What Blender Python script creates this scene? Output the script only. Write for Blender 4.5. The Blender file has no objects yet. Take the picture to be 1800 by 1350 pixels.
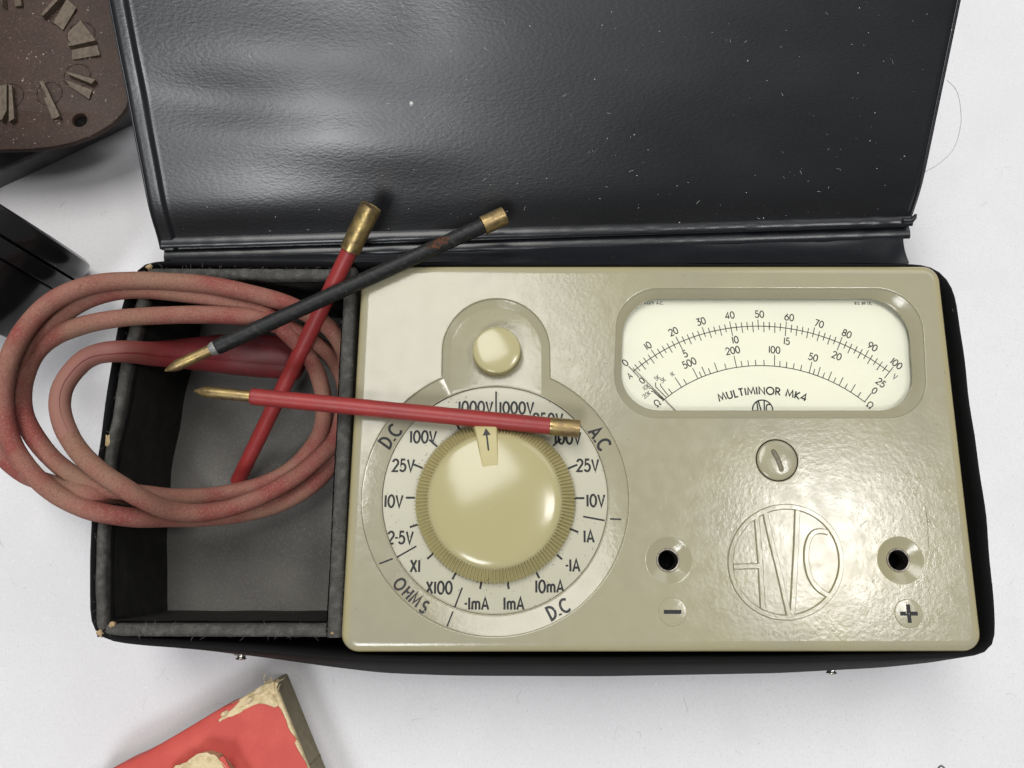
import bpy, bmesh, math, random
from mathutils import noise as mnoise
from mathutils import Vector, Matrix
from mathutils.geometry import tessellate_polygon

random.seed(4)
S = 0.001                                   # all lengths below are millimetres
sc = bpy.context.scene
col = sc.collection
PI = math.pi

# ------------------------------------------------------------------ camera
ZP = 38.0                                   # height of the meter's front panel above the table
CAM = Vector((-34.15, -23.41, 183.9 + ZP))
PITCH, ROLL, YAW = math.radians(12.065), math.radians(0.148), math.radians(-0.09)
FOC = 1352.0                                # focal length in pixels of an 1800 px wide frame
_X = Vector((1, 0, 0)); _Y = Vector((0, math.cos(PITCH), math.sin(PITCH))); _Z = Vector((0, -math.sin(PITCH), math.cos(PITCH)))
AX = math.cos(ROLL)*_X + math.sin(ROLL)*_Y
AY = -math.sin(ROLL)*_X + math.cos(ROLL)*_Y
AZ = -math.sin(YAW)*AX + math.cos(YAW)*_Z
AX = math.cos(YAW)*AX + math.sin(YAW)*_Z
cd = bpy.data.cameras.new('camera'); cam = bpy.data.objects.new('camera', cd); col.objects.link(cam)
cd.sensor_width = 36.0; cd.lens = 36.0*FOC/1800.0; cd.clip_start = 0.005; cd.clip_end = 50
m = Matrix.Identity(4)
for i, a in enumerate((AX, AY, AZ)):
    for j in range(3): m[j][i] = a[j]
m.translation = CAM*S
cam.matrix_world = m
sc.camera = cam

# ------------------------------------------------------------------ light
w = bpy.data.worlds.new('World'); sc.world = w; w.use_nodes = True
bg = w.node_tree.nodes['Background']; bg.inputs[0].default_value = (0.92, 0.95, 1.0, 1); bg.inputs[1].default_value = 0.12
def lamp(name, loc, target, sx, sy, power, colour):
    l = bpy.data.lights.new(name, 'AREA'); l.shape = 'RECTANGLE'; l.size = sx; l.size_y = sy; l.energy = power; l.color = colour
    o = bpy.data.objects.new(name, l); col.objects.link(o); o.location = loc
    o.rotation_euler = (Vector(target)-Vector(loc)).to_track_quat('-Z', 'Y').to_euler()
    return o
lamp('ceiling_or_fill_lamp', (0.86, 0.0, 2.1), (0, 0, 0), 0.42, 0.36, 10.5, (1.0, 0.98, 0.96))
lamp('ceiling_or_fill_lamp', (-0.58, -1.38, 1.9), (0, 0, 0), 0.62, 0.66, 23, (0.97, 0.985, 1.0))
lamp('ceiling_or_fill_lamp', (-0.42, 0.86, 2.1), (0, 0, 0), 0.95, 1.4, 34, (1.0, 0.985, 0.95))
lamp('ceiling_or_fill_lamp', (1.7, 1.9, 2.1), (0, 0, 0), 1.8, 1.4, 15, (1.0, 0.99, 0.98))  # fill, not a known ceiling lamp: added to raise the diffuse light
sc.view_settings.view_transform = 'Standard'; sc.view_settings.look = 'None'
sc.view_settings.exposure = 0.1; sc.view_settings.gamma = 1.0
sc.view_settings.use_curve_mapping = False
sc.cycles.max_bounces = 8

# ------------------------------------------------------------------ helpers
def at(px, py, z):
    """point of the place at height z (mm) that the photograph shows at pixel (px, py)"""
    d = AX*((px-900)/FOC) + AY*((675-py)/FOC) - AZ
    return CAM + d*((z-CAM.z)/d.z)
def atp(px, py, o, n):
    d = AX*((px-900)/FOC) + AY*((675-py)/FOC) - AZ
    return CAM + d*((o-CAM).dot(n)/d.dot(n))
def atd(px, py, depth):
    return CAM + (AX*((px-900)/FOC) + AY*((675-py)/FOC) - AZ)*depth
def ppm(p):                                  # pixels per mm at p
    return FOC/((CAM-p).dot(AZ))

ORG = {}
def tag(o, label=None, cat=None, group=None, kind=None):
    if label: o['label'] = label
    if cat: o['category'] = cat
    if group: o['group'] = group
    if kind: o['kind'] = kind
    return o
def empty(name, loc, label, cat, group=None):
    o = bpy.data.objects.new(name, None); col.objects.link(o); o.empty_display_size = 0.01
    o.location = Vector(loc)*S; ORG[o] = Vector(loc)
    return tag(o, label, cat, group)

class MB:
    def __init__(s): s.v = []; s.f = []
    def add(s, vs, fs):
        b = len(s.v); s.v += [Vector(p) for p in vs]; s.f += [tuple(b+i for i in f) for f in fs]; return b
    def loft(s, rings, closed=True, cap0=False, cap1=False):
        n = len(rings[0]); b = len(s.v)
        for r in rings: s.v += [Vector(p) for p in r]
        for k in range(len(rings)-1):
            for i in range(n if closed else n-1):
                j = (i+1) % n
                s.f.append((b+k*n+i, b+k*n+j, b+(k+1)*n+j, b+(k+1)*n+i))
        if cap0: s.f.append(tuple(b+i for i in reversed(range(n))))
        if cap1: s.f.append(tuple(b+(len(rings)-1)*n+i for i in range(n)))
        return s
    def box(s, lo, hi):
        x0, y0, z0 = lo; x1, y1, z1 = hi
        return s.loft([[(x0,y0,z0),(x1,y0,z0),(x1,y1,z0),(x0,y1,z0)], [(x0,y0,z1),(x1,y0,z1),(x1,y1,z1),(x0,y1,z1)]], True, True, True)
    def fill(s, loops, up=True):
        """flat face with holes"""
        b = len(s.v); pts = [p for l in loops for p in l]
        s.v += [Vector(p) for p in pts]
        for t in tessellate_polygon([[Vector(p) for p in l] for l in loops]):
            a, c, d = (Vector(pts[i]) for i in t)
            n = (c-a).cross(d-a)
            if n.length < 1e-9: continue
            s.f.append(tuple(b+i for i in (t if (n.z > 0) == up else t[::-1])))
        return s
    def tube(s, pts, rad, n=12, caps=True, flat=None):
        """sweep; flat = (vertical/horizontal factor)"""
        T = []
        for i in range(len(pts)):
            a = pts[max(i-1, 0)]; c = pts[min(i+1, len(pts)-1)]; T.append((Vector(c)-Vector(a)).normalized())
        u = T[0].cross(Vector((0, 0, 1)))
        if u.length < 1e-4: u = T[0].cross(Vector((1, 0, 0)))
        u.normalize(); rings = []
        for i, p in enumerate(pts):
            if flat is not None:
                uu = T[i].cross(Vector((0, 0, 1))); u = uu.normalized() if uu.length > 1e-4 else u
            else:
                u = (u - T[i]*u.dot(T[i])).normalized()
            v = u.cross(T[i])
            r = rad[i] if hasattr(rad, '__len__') else rad
            k = 1 if flat is None else (flat[i] if hasattr(flat, '__len__') else flat)
            rings.append([Vector(p) + u*(r*math.cos(2*PI*j/n)) + v*(r*k*math.sin(2*PI*j/n)) for j in range(n)])
        return s.loft(rings, True, caps, caps)
    def revolve(s, p0, axis, prof, n=24, cap0=True, cap1=True):
        """prof = [(distance along axis, radius)]"""
        axis = Vector(axis).normalized(); u = axis.orthogonal().normalized(); v = axis.cross(u)
        rings = [[Vector(p0)+axis*t+(u*math.cos(2*PI*j/n)+v*math.sin(2*PI*j/n))*r for j in range(n)] for t, r in prof]
        return s.loft(rings, True, cap0, cap1)
    def build(s, name, mat, parent=None, smooth=35, mats=None, weld=True):
        o0 = Vector((0, 0, 0))
        p = parent
        while p is not None:
            o0 = ORG.get(p, o0) if p in ORG else o0
            if p in ORG: break
            p = p.parent
        me = bpy.data.meshes.new(name)
        me.from_pydata([tuple((v-o0)*S) for v in s.v], [], s.f)
        bm = bmesh.new(); bm.from_mesh(me)
        if weld: bmesh.ops.remove_doubles(bm, verts=bm.verts, dist=2e-6)
        bmesh.ops.recalc_face_normals(bm, faces=bm.faces)
        bm.to_mesh(me); bm.free()
        for mm in (mat if isinstance(mat, (list, tuple)) else [mat]): me.materials.append(mm)
        if smooth:
            me.polygons.foreach_set('use_smooth', [True]*len(me.polygons))
            me.set_sharp_from_angle(angle=math.radians(smooth))
        o = bpy.data.objects.new(name, me); col.objects.link(o); o.parent = parent
        return o
def dup(o, parent, offset):
    c = o.copy(); col.objects.link(c); c.parent = parent; c.location = o.location + Vector(offset)*S
    for ch in o.children:
        d = ch.copy(); col.objects.link(d); d.parent = c
    return c

def spline(pts, step=1.5):
    P = [Vector(p) for p in pts]; P = [P[0]*2-P[1]] + P + [P[-1]*2-P[-2]]
    out = []
    for i in range(1, len(P)-2):
        n = max(2, int((P[i+1]-P[i]).length/step))
        for k in range(n):
            t = k/n; a, b, c, d = P[i-1], P[i], P[i+1], P[i+2]
            out.append(0.5*((2*b)+(c-a)*t+(2*a-5*b+4*c-d)*t*t+(3*b-a-3*c+d)*t**3))
    out.append(P[-2]); return out
def lerpl(xs, n):                           # resample a list of numbers to n values
    r = []
    for i in range(n):
        t = i/(n-1)*(len(xs)-1); k = min(int(t), len(xs)-2); r.append(xs[k]+(xs[k+1]-xs[k])*(t-k))
    return r
def circle(c, r, z, n=64, a0=0):
    return [Vector((c[0]+r*math.cos(a0+2*PI*i/n), c[1]+r*math.sin(a0+2*PI*i/n), z)) for i in range(n)]
def roundpoly(corners, rads, z, n=10):
    """polygon corners (ccw) with rounded corners"""
    out = []; N = len(corners)
    for i in range(N):
        p = Vector(corners[i][:2]); a = Vector(corners[i-1][:2]); b = Vector(corners[(i+1) % N][:2])
        d1 = (a-p).normalized(); d2 = (b-p).normalized(); ang = d1.angle(d2); r = rads[i] if hasattr(rads, '__len__') else rads
        t = r/math.tan(ang/2); c = p+(d1+d2).normalized()*(r/math.sin(ang/2))
        s = p+d1*t-c; e = p+d2*t-c; sw = s.angle_signed(e)
        for k in range(n+1):
            q = Matrix.Rotation(-sw*k/n, 2) @ s + c
            out.append(Vector((q.x, q.y, z)))
    return out
def inset(loop, d, z):
    """offset a ccw loop inwards by d"""
    n = len(loop); out = []
    for i in range(n):
        a = Vector(loop[i-1][:2]); b = Vector(loop[i][:2]); c = Vector(loop[(i+1) % n][:2])
        t = ((b-a).normalized()+(c-b).normalized())
        t = t.normalized() if t.length > 1e-6 else (c-b).normalized()
        nn = Vector((-t.y, t.x)); out.append(Vector((b.x+nn.x*d, b.y+nn.y*d, z)))
    return out
def atz(loop, z): return [Vector((p[0], p[1], z)) for p in loop]

# ------------------------------------------------------------------ materials
def mat(name, base, rough=.5, metal=0, spec=.5, coat=0, coat_rough=.1, var=(), specks=(), bump=(), roughvar=None, stretch=None, sss=0):
    """var: (scale, colour, low, high) noise mixes; specks: (scale, radius, colour, share); bump: (scale, distance mm, strength)"""
    M = bpy.data.materials.new(name); M.use_nodes = True
    t = M.node_tree; N = t.nodes; L = t.links; B = N['Principled BSDF']
    def new(k, **kw):
        n = N.new(k)
        for a, b in kw.items(): setattr(n, a, b)
        return n
    tc = new('ShaderNodeTexCoord'); co = tc.outputs['Object']
    if stretch:
        mp = new('ShaderNodeMapping'); mp.inputs['Scale'].default_value = stretch; L.new(co, mp.inputs[0]); co = mp.outputs[0]
    c = new('ShaderNodeRGB'); c.outputs[0].default_value = (*base, 1); c = c.outputs[0]
    def mix(fac, a, colour):
        x = new('ShaderNodeMix', data_type='RGBA'); L.new(fac, x.inputs[0]); L.new(a, x.inputs[6]); x.inputs[7].default_value = (*colour, 1); return x.outputs[2]
    def noise(scale, detail=3, seed=0):
        n = new('ShaderNodeTexNoise', noise_dimensions='4D'); n.inputs['W'].default_value = seed
        n.inputs['Scale'].default_value = scale*1000; n.inputs['Detail'].default_value = detail; L.new(co, n.inputs['Vector']); return n.outputs[0]
    def rng(v, a, b, lo=0, hi=1):
        r = new('ShaderNodeMapRange'); r.inputs[1].default_value = a; r.inputs[2].default_value = b; r.inputs[3].default_value = lo; r.inputs[4].default_value = hi
        L.new(v, r.inputs[0]); return r.outputs[0]
    for i, (s, cc, lo, hi) in enumerate(var):
        c = mix(rng(noise(s, 4, i*3.1), lo, hi), c, cc)
    for i, (s, rad, cc, share) in enumerate(specks):
        v = new('ShaderNodeTexVoronoi'); v.inputs['Scale'].default_value = s*1000
        wv = new('ShaderNodeVectorMath', operation='ADD')            # ragged outline
        nn = new('ShaderNodeTexNoise'); nn.inputs['Scale'].default_value = s*2600; L.new(co, nn.inputs['Vector'])
        sc_ = new('ShaderNodeVectorMath', operation='SCALE'); sc_.inputs[3].default_value = 0.0006/s*.5; L.new(nn.outputs['Color'], sc_.inputs[0])
        L.new(co, wv.inputs[0]); L.new(sc_.outputs[0], wv.inputs[1]); L.new(wv.outputs[0], v.inputs['Vector'])
        sep = new('ShaderNodeSeparateColor'); L.new(v.outputs['Color'], sep.inputs[0])
        on = new('ShaderNodeMath', operation='LESS_THAN'); L.new(sep.outputs[0], on.inputs[0]); on.inputs[1].default_value = share
        sz = new('ShaderNodeMath', operation='MULTIPLY'); L.new(sep.outputs[1], sz.inputs[0]); sz.inputs[1].default_value = rad
        near = new('ShaderNodeMath', operation='LESS_THAN'); L.new(v.outputs['Distance'], near.inputs[0]); L.new(sz.outputs[0], near.inputs[1])
        mu = new('ShaderNodeMath', operation='MULTIPLY'); L.new(on.outputs[0], mu.inputs[0]); L.new(near.outputs[0], mu.inputs[1])
        c = mix(mu.outputs[0], c, cc)
    L.new(c, B.inputs['Base Color'])
    B.inputs['Metallic'].default_value = metal; B.inputs['Specular IOR Level'].default_value = spec
    B.inputs['Roughness'].default_value = rough
    if roughvar:
        s, lo, hi = roughvar; L.new(rng(noise(s, 3, 9), .35, .65, lo, hi), B.inputs['Roughness'])
    B.inputs['Coat Weight'].default_value = coat; B.inputs['Coat Roughness'].default_value = coat_rough
    prev = None
    for i, (s, dist, st) in enumerate(bump):
        b = new('ShaderNodeBump'); b.inputs['Distance'].default_value = dist*S; b.inputs['Strength'].default_value = st
        L.new(noise(s, 2, 20+i), b.inputs['Height'])
        if prev: L.new(prev, b.inputs['Normal'])
        prev = b.outputs[0]
    if prev:
        L.new(prev, B.inputs['Normal'])
        L.new(prev, B.inputs['Coat Normal'])
    return M

table_m = mat('white laminate', (.655, .65, .665), .42, spec=.35, var=((.012, (.585, .58, .60), .4, .8), (.06, (.60, .597, .61), .5, .85), (.5, (.61, .605, .615), .5, .9), (1.6, (.53, .525, .535), .52, .8), (.9, (.70, .695, .705), .58, .8)),
              specks=((.10, .035, (.36, .35, .34), .30), (.5, .12, (.50, .49, .48), .14)), bump=((1.3, .05, .25),))
enamel = mat('grey beige enamel', (.303, .283, .199), .17, spec=.5, var=((.01, (.333, .308, .199), .45, .75), (.05, (.285, .269, .197), .5, .8), (.02, (.33, .29, .155), .58, .75)),
             specks=((.12, .03, (.18, .15, .10), .25), (.35, .05, (.30, .27, .18), .10)), bump=((1.0, .10, .29), (.4, .10, .24)), roughvar=(.3, .13, .22))
_t = enamel.node_tree; _b = _t.nodes['Principled BSDF']; _src = _b.inputs['Base Color'].links[0].from_socket
_c = _t.nodes.new('ShaderNodeTexCoord'); _s = _t.nodes.new('ShaderNodeSeparateXYZ'); _t.links.new(_c.outputs['Object'], _s.inputs[0])
def _edge(sock, off, lim):
    a = _t.nodes.new('ShaderNodeMath'); a.operation = 'ADD'; a.inputs[1].default_value = off; _t.links.new(sock, a.inputs[0])
    b = _t.nodes.new('ShaderNodeMath'); b.operation = 'ABSOLUTE'; _t.links.new(a.outputs[0], b.inputs[0])
    q = _t.nodes.new('ShaderNodeMapRange'); q.inputs[1].default_value = lim-.0011; q.inputs[2].default_value = lim+.0006; _t.links.new(b.outputs[0], q.inputs[0]); return q.outputs[0]
_mx = _t.nodes.new('ShaderNodeMath'); _mx.operation = 'MAXIMUM'; _t.links.new(_edge(_s.outputs[0], 0, .0722), _mx.inputs[0]); _t.links.new(_edge(_s.outputs[1], 0, .0459), _mx.inputs[1])
_ml = _t.nodes.new('ShaderNodeMath'); _ml.operation = 'MULTIPLY'; _ml.inputs[1].default_value = .65; _t.links.new(_mx.outputs[0], _ml.inputs[0])
_x = _t.nodes.new('ShaderNodeMix'); _x.data_type = 'RGBA'; _t.links.new(_ml.outputs[0], _x.inputs[0]); _t.links.new(_src, _x.inputs[6]); _x.inputs[7].default_value = (.40, .335, .15, 1); _t.links.new(_x.outputs[2], _b.inputs['Base Color'])
dialm = mat('pale dial enamel', (.42, .405, .31), .3, spec=.5, var=((.06, (.37, .36, .27), .45, .8),),
            specks=((.5, .13, (.14, .12, .09), .2), (1.1, .2, (.28, .26, .21), .2)), bump=((.8, .05, .25),))
cream = mat('cream plastic', (.375, .338, .178), .16, spec=.45, var=((.03, (.40, .362, .197), .4, .7),), specks=((.14, .035, (.25, .2, .1), .4), (.5, .05, (.24, .2, .1), .1)), bump=((.12, .30, .16), (.5, .05, .14), (1.4, .02, .12)))
creamrib = mat('cream plastic ribs', (.42, .37, .18), .4, spec=.3, var=((.1, (.34, .29, .14), .5, .8),), specks=((.5, .16, (.12, .09, .05), .18),))
plate = mat('ivory scale card', (.78, .775, .66), .55, spec=.2, var=((.04, (.76, .76, .66), .4, .8),), specks=((.15, .03, (.45, .43, .38), .2),))
ink = mat('black ink', (.012, .012, .014), .45, spec=.3, specks=((1.6, .28, (.35, .33, .28), .10),))
inkfine = mat('grey black print', (.03, .03, .033), .6, spec=.2)
needlem = mat('dark red needle', (.09, .03, .035), .4)
vinyl = mat('black grained vinyl', (.009, .009, .0095), .7, spec=.1, bump=((.9, .18, .5),), specks=((.5, .05, (.3, .3, .3), .12),))
lidm = mat('black embossed vinyl', (.008, .0085, .010), .35, spec=.66, bump=((1.5, .09, .42), (.7, .06, .25)), stretch=(.6, 1.25, 1.25), specks=((.32, .035, (.45, .45, .45), .12),), roughvar=(.03, .31, .40))
gloss = mat('smooth black vinyl', (.010, .011, .0135), .3, spec=.5, bump=((.12, .25, .25), (.9, .04, .2)), specks=((.5, .06, (.55, .55, .55), .10),))
board = mat('charcoal felted board', (.06, .058, .054), .9, spec=.12, var=((.5, (.115, .11, .10), .44, .75), (1.8, (.03, .03, .028), .55, .8)), specks=((.4, .06, (.30, .27, .2), .06),), bump=((1.8, .25, .6),))
boardf = mat('charcoal paper lining', (.10, .096, .09), .8, spec=.2, var=((.06, (.13, .125, .115), .4, .7), (1.5, (.16, .153, .14), .5, .8)), specks=((.3, .06, (.35, .33, .3), .10),), bump=((1.6, .12, .5),))
boardl = mat('black paper lining', (.018, .0175, .017), .75, spec=.2, var=((.25, (.03, .029, .027), .45, .8),), bump=((1.4, .08, .4),))
rawwood = mat('bare tan board', (.42, .31, .17), .85, var=((.8, (.25, .17, .09), .45, .7),), bump=((1.2, .3, .6),))
rubber = mat('dusty red rubber', (.215, .055, .047), .78, spec=.18, var=((.10, (.25, .115, .088), .40, .60), (.05, (.23, .13, .09), .44, .62), (2.2, (.30, .165, .125), .50, .78), (2.6, (.15, .055, .045), .52, .76)), bump=((2.2, .22, .5),))
shroudm = mat('dull red rubber shroud', (.155, .014, .018), .48, spec=.4, var=((.07, (.085, .017, .018), .42, .66), (.9, (.16, .05, .045), .6, .85)), bump=((.2, .1, .2), (1.5, .05, .3)))
# the shroud's thin neck has gone dusty like the cable
_t = shroudm.node_tree; _b = _t.nodes['Principled BSDF']; _src = _b.inputs['Base Color'].links[0].from_socket
_a = _t.nodes.new('ShaderNodeAttribute'); _a.attribute_name = 'wear'; _n = _t.nodes.new('ShaderNodeTexNoise'); _n.inputs['Scale'].default_value = 1900; _n.inputs['Detail'].default_value = 5
_m = _t.nodes.new('ShaderNodeMath'); _m.operation = 'MULTIPLY_ADD'; _m.inputs[1].default_value = 1.3; _t.links.new(_a.outputs['Fac'], _m.inputs[0])
_m2 = _t.nodes.new('ShaderNodeMath'); _m2.operation = 'SUBTRACT'; _m2.inputs[1].default_value = .55; _t.links.new(_n.outputs[0], _m2.inputs[0]); _t.links.new(_m2.outputs[0], _m.inputs[2]); _m.use_clamp = True
_x = _t.nodes.new('ShaderNodeMix'); _x.data_type = 'RGBA'; _t.links.new(_m.outputs[0], _x.inputs[0]); _t.links.new(_src, _x.inputs[6]); _x.inputs[7].default_value = (.235, .105, .08, 1)
_n2 = _t.nodes.new('ShaderNodeTexNoise'); _n2.inputs['Scale'].default_value = 2200; _r2 = _t.nodes.new('ShaderNodeMapRange'); _r2.inputs[1].default_value = .48; _r2.inputs[2].default_value = .78; _t.links.new(_n2.outputs[0], _r2.inputs[0])
_w2 = _t.nodes.new('ShaderNodeMath'); _w2.operation = 'MULTIPLY'; _t.links.new(_r2.outputs[0], _w2.inputs[0]); _t.links.new(_a.outputs['Fac'], _w2.inputs[1])
_x2 = _t.nodes.new('ShaderNodeMix'); _x2.data_type = 'RGBA'; _t.links.new(_w2.outputs[0], _x2.inputs[0]); _t.links.new(_x.outputs[2], _x2.inputs[6]); _x2.inputs[7].default_value = (.33, .185, .14, 1); _t.links.new(_x2.outputs[2], _b.inputs['Base Color'])
_rr = _t.nodes.new('ShaderNodeMath'); _rr.operation = 'MULTIPLY_ADD'; _rr.inputs[1].default_value = .32; _rr.inputs[2].default_value = .46; _t.links.new(_a.outputs['Fac'], _rr.inputs[0]); _t.links.new(_rr.outputs[0], _b.inputs['Roughness'])
redgrip = mat('red insulating sleeve', (.29, .032, .03), .42, spec=.36, var=((.12, (.235, .03, .03), .4, .7), (1.2, (.34, .075, .065), .6, .85)), specks=((.4, .10, (.12, .02, .02), .15),), bump=((.25, .22, .3), (1.2, .08, .4)))
blackgrip = mat('worn black sleeve', (.010, .011, .011), .5, spec=.28, var=((1.0, (.04, .04, .038), .5, .8),), specks=((.9, .12, (.2, .19, .17), .18),), bump=((.9, .12, .5),))
brass = mat('tarnished brass', (.40, .30, .12), .38, metal=.85, var=((.22, (.28, .20, .10), .38, .62), (.7, (.17, .125, .075), .52, .76)), bump=((.9, .06, .4),), roughvar=(.5, .3, .55))
solder = mat('grey solder residue', (.20, .20, .19), .6, metal=.4, var=((1.6, (.42, .43, .41), .5, .7),), bump=((1.5, .3, .8),))
nickel = mat('nickel', (.62, .60, .56), .22, metal=1)
steel = mat('dull steel tube', (.24, .22, .19), .42, metal=1, var=((.8, (.12, .10, .08), .45, .7),))
dark = mat('painted cavity shade', (.005, .005, .005), .8, spec=.05)  # near-black: shade inside holes and gaps put into the colour
slotm = mat('shaded slot', (.15, .135, .09), .5, var=((1.2, (.07, .06, .04), .45, .7),))  # slot is a raised bead; groove shade is painted into its darker colour
phenolic = mat('brown phenolic board', (.046, .025, .018), .55, spec=.25, var=((.15, (.032, .019, .014), .4, .7), (1.2, (.08, .053, .04), .52, .76)), specks=((.8, .22, (.28, .23, .18), .22), (.35, .14, (.42, .38, .33), .2)), bump=((1.0, .1, .5),))
tinned = mat('tarnished tinned brass', (.125, .098, .07), .5, metal=.35, var=((.6, (.075, .055, .04), .42, .7),), specks=((1.1, .14, (.4, .36, .3), .10),), bump=((1.0, .1, .4),))
greyplate = mat('dusty grey plate', (.13, .128, .125), .55, var=((.3, (.18, .175, .17), .45, .75),), specks=((.6, .1, (.3, .3, .28), .2),))
bakelite = mat('black bakelite', (.008, .008, .0085), .2, spec=.6, specks=((.35, .05, (.5, .5, .48), .12), (.9, .05, (.28, .28, .27), .15)), bump=((.2, .05, .15),), roughvar=(.12, .12, .24))
redcard = mat('red printed paper', (.47, .068, .055), .55, spec=.3, var=((.12, (.55, .095, .075), .4, .7), (1.5, (.47, .06, .05), .5, .8), (.03, (.46, .06, .05), .5, .8)), specks=((.4, .06, (.75, .55, .45), .12),), bump=((.4, .12, .3), (1.8, .05, .4)))
torn = mat('torn cream paper', (.62, .50, .30), .85, spec=.15, var=((.5, (.45, .35, .19), .45, .7), (1.6, (.70, .62, .44), .5, .75)), bump=((.7, .5, .7),))
greyboard = mat('grey brown strawboard', (.33, .285, .20), .9, spec=.1, var=((.4, (.26, .22, .15), .4, .7), (1.8, (.42, .37, .27), .55, .8)), specks=((.45, .16, (.04, .03, .025), .22),), bump=((1.1, .4, .7),))
scuffm = mat('brown dirt', (.13, .11, .075), .8)
tscuff = mat('grey scuff', (.44, .435, .43), .7)
boarddust = mat('brown grey dust', (.24, .20, .16), .95, spec=.1)
rustm = mat('rust stain', (.085, .035, .018), .7, spec=.2, var=((1.2, (.02, .015, .012), .42, .6),))
hairm = mat('grey hair', (.30, .28, .27), .5)
lintm = mat('pale lint', (.55, .55, .53), .9)
fuzzm = mat('grey fuzz', (.11, .105, .098), .9)
# clear window: thin sheet, transparent with a fresnel gloss
glassm = bpy.data.materials.new('clear window'); glassm.use_nodes = True
t = glassm.node_tree; t.nodes.clear()
o_ = t.nodes.new('ShaderNodeOutputMaterial'); mx = t.nodes.new('ShaderNodeMixShader'); tr = t.nodes.new('ShaderNodeBsdfTransparent'); gl = t.nodes.new('ShaderNodeBsdfGlossy'); fr = t.nodes.new('ShaderNodeFresnel')
gl.inputs['Roughness'].default_value = .06; fr.inputs[0].default_value = 1.45; tr.inputs[0].default_value = (.97, .975, .96, 1)
t.links.new(fr.outputs[0], mx.inputs[0]); t.links.new(tr.outputs[0], mx.inputs[1]); t.links.new(gl.outputs[0], mx.inputs[2]); t.links.new(mx.outputs[0], o_.inputs[0])

# ------------------------------------------------------------------ stroke lettering
def el(cx, cy, rx, ry, a0, a1, n=14):
    return [(cx+rx*math.cos(math.radians(a0+(a1-a0)*i/n)), cy+ry*math.sin(math.radians(a0+(a1-a0)*i/n))) for i in range(n+1)]
GL = {
 '0': (.60, [el(.30,.5,.29,.5,90,450,22)]), '1': (.14, [[(.07,0),(.07,1)]]),
 '2': (.56, [el(.28,.73,.26,.27,170,-35)+[(.02,0),(.56,0)]]),
 '3': (.54, [[(.04,1),(.48,1),(.22,.62)]+el(.23,.31,.28,.31,85,-150)]),
 '4': (.62, [[(.46,0),(.46,1),(.02,.28),(.62,.28)]]),
 '5': (.54, [[(.48,1),(.12,1),(.06,.55)]+el(.23,.32,.29,.32,115,-150)]),
 '6': (.58, [el(.29,.31,.28,.31,140,500,20), [(.05,.47),(.42,1)]]),
 '7': (.54, [[(.0,1),(.54,1),(.16,0)]]),
 '8': (.56, [el(.28,.75,.22,.25,0,360,18), el(.28,.26,.27,.26,0,360,18)]),
 '9': (.58, [el(.29,.69,.28,.31,-40,320,20), [(.53,.53),(.16,0)]]),
 'V': (.62, [[(0,1),(.31,0),(.62,1)]]), 'A': (.64, [[(0,0),(.32,1),(.64,0)], [(.11,.32),(.53,.32)]]),
 'X': (.58, [[(0,0),(.56,1)], [(.02,1),(.58,0)]]), 'm': (.80, [[(.05,0),(.05,.66)], [(.05,.40)]+el(.22,.46,.17,.2,170,0,8)+[(.39,0)], [(.39,.42)]+el(.57,.46,.18,.2,170,0,8)+[(.75,0)]]),
 '.': (.12, [[(.06,0),(.06,.14)]]), '~': (.14, [[(.07,.40),(.07,.56)]]), ' ': (.34, []), '/': (.4, [[(0,-.1),(.4,1.05)]]),
 'D': (.62, [[(.05,0),(.05,1)]+el(.12,.5,.48,.5,90,-90)+[(.05,0)]]), 'C': (.66, [el(.42,.5,.40,.5,48,312,18)]),
 'O': (.86, [el(.43,.5,.43,.5,90,450,24)]), 'H': (.64, [[(.04,0),(.04,1)], [(.60,0),(.60,1)], [(.04,.52),(.60,.52)]]),
 'M': (.84, [[(.0,0),(.12,1),(.42,.18),(.72,1),(.84,0)]]), 'S': (.50, [el(.25,.75,.22,.25,40,265,12)[:-1]+el(.25,.26,.25,.26,85,-150,12)]),
 'U': (.66, [[(.05,1),(.05,.32)]+el(.33,.30,.28,.30,180,360,12)+[(.61,1)]]), 'L': (.44, [[(.05,1),(.05,0),(.44,0)]]), 'T': (.54, [[(0,1),(.54,1)], [(.27,1),(.27,0)]]),
 'I': (.12, [[(.06,0),(.06,1)]]), 'N': (.70, [[(.05,0),(.05,1),(.65,0),(.65,1)]]), 'R': (.54, [[(.05,0),(.05,1)]+el(.22,.74,.26,.26,90,-90,10)+[(.05,.48)], [(.24,.48),(.54,0)]]),
 'K': (.56, [[(.05,0),(.05,1)], [(.52,1),(.06,.45),(.56,0)]]), 'E': (.46, [[(.46,1),(.05,1),(.05,0),(.46,0)], [(.05,.52),(.40,.52)]]), 'G': (.72, [el(.42,.5,.40,.5,48,350,18)+[(.82,.46),(.48,.46)]]),
 'B': (.52, [[(.05,0),(.05,1)]+el(.22,.75,.22,.25,90,-90,8)+[(.05,.5)], [(.22,.5)]+el(.24,.25,.26,.25,90,-90,8)+[(.05,0)]]),
 'Q': (.84, [[(.0,.06),(.26,.06)]+el(.42,.56,.36,.44,242,-62,24)+[(.58,.06),(.84,.06)]]),   # ohm sign
}
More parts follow.
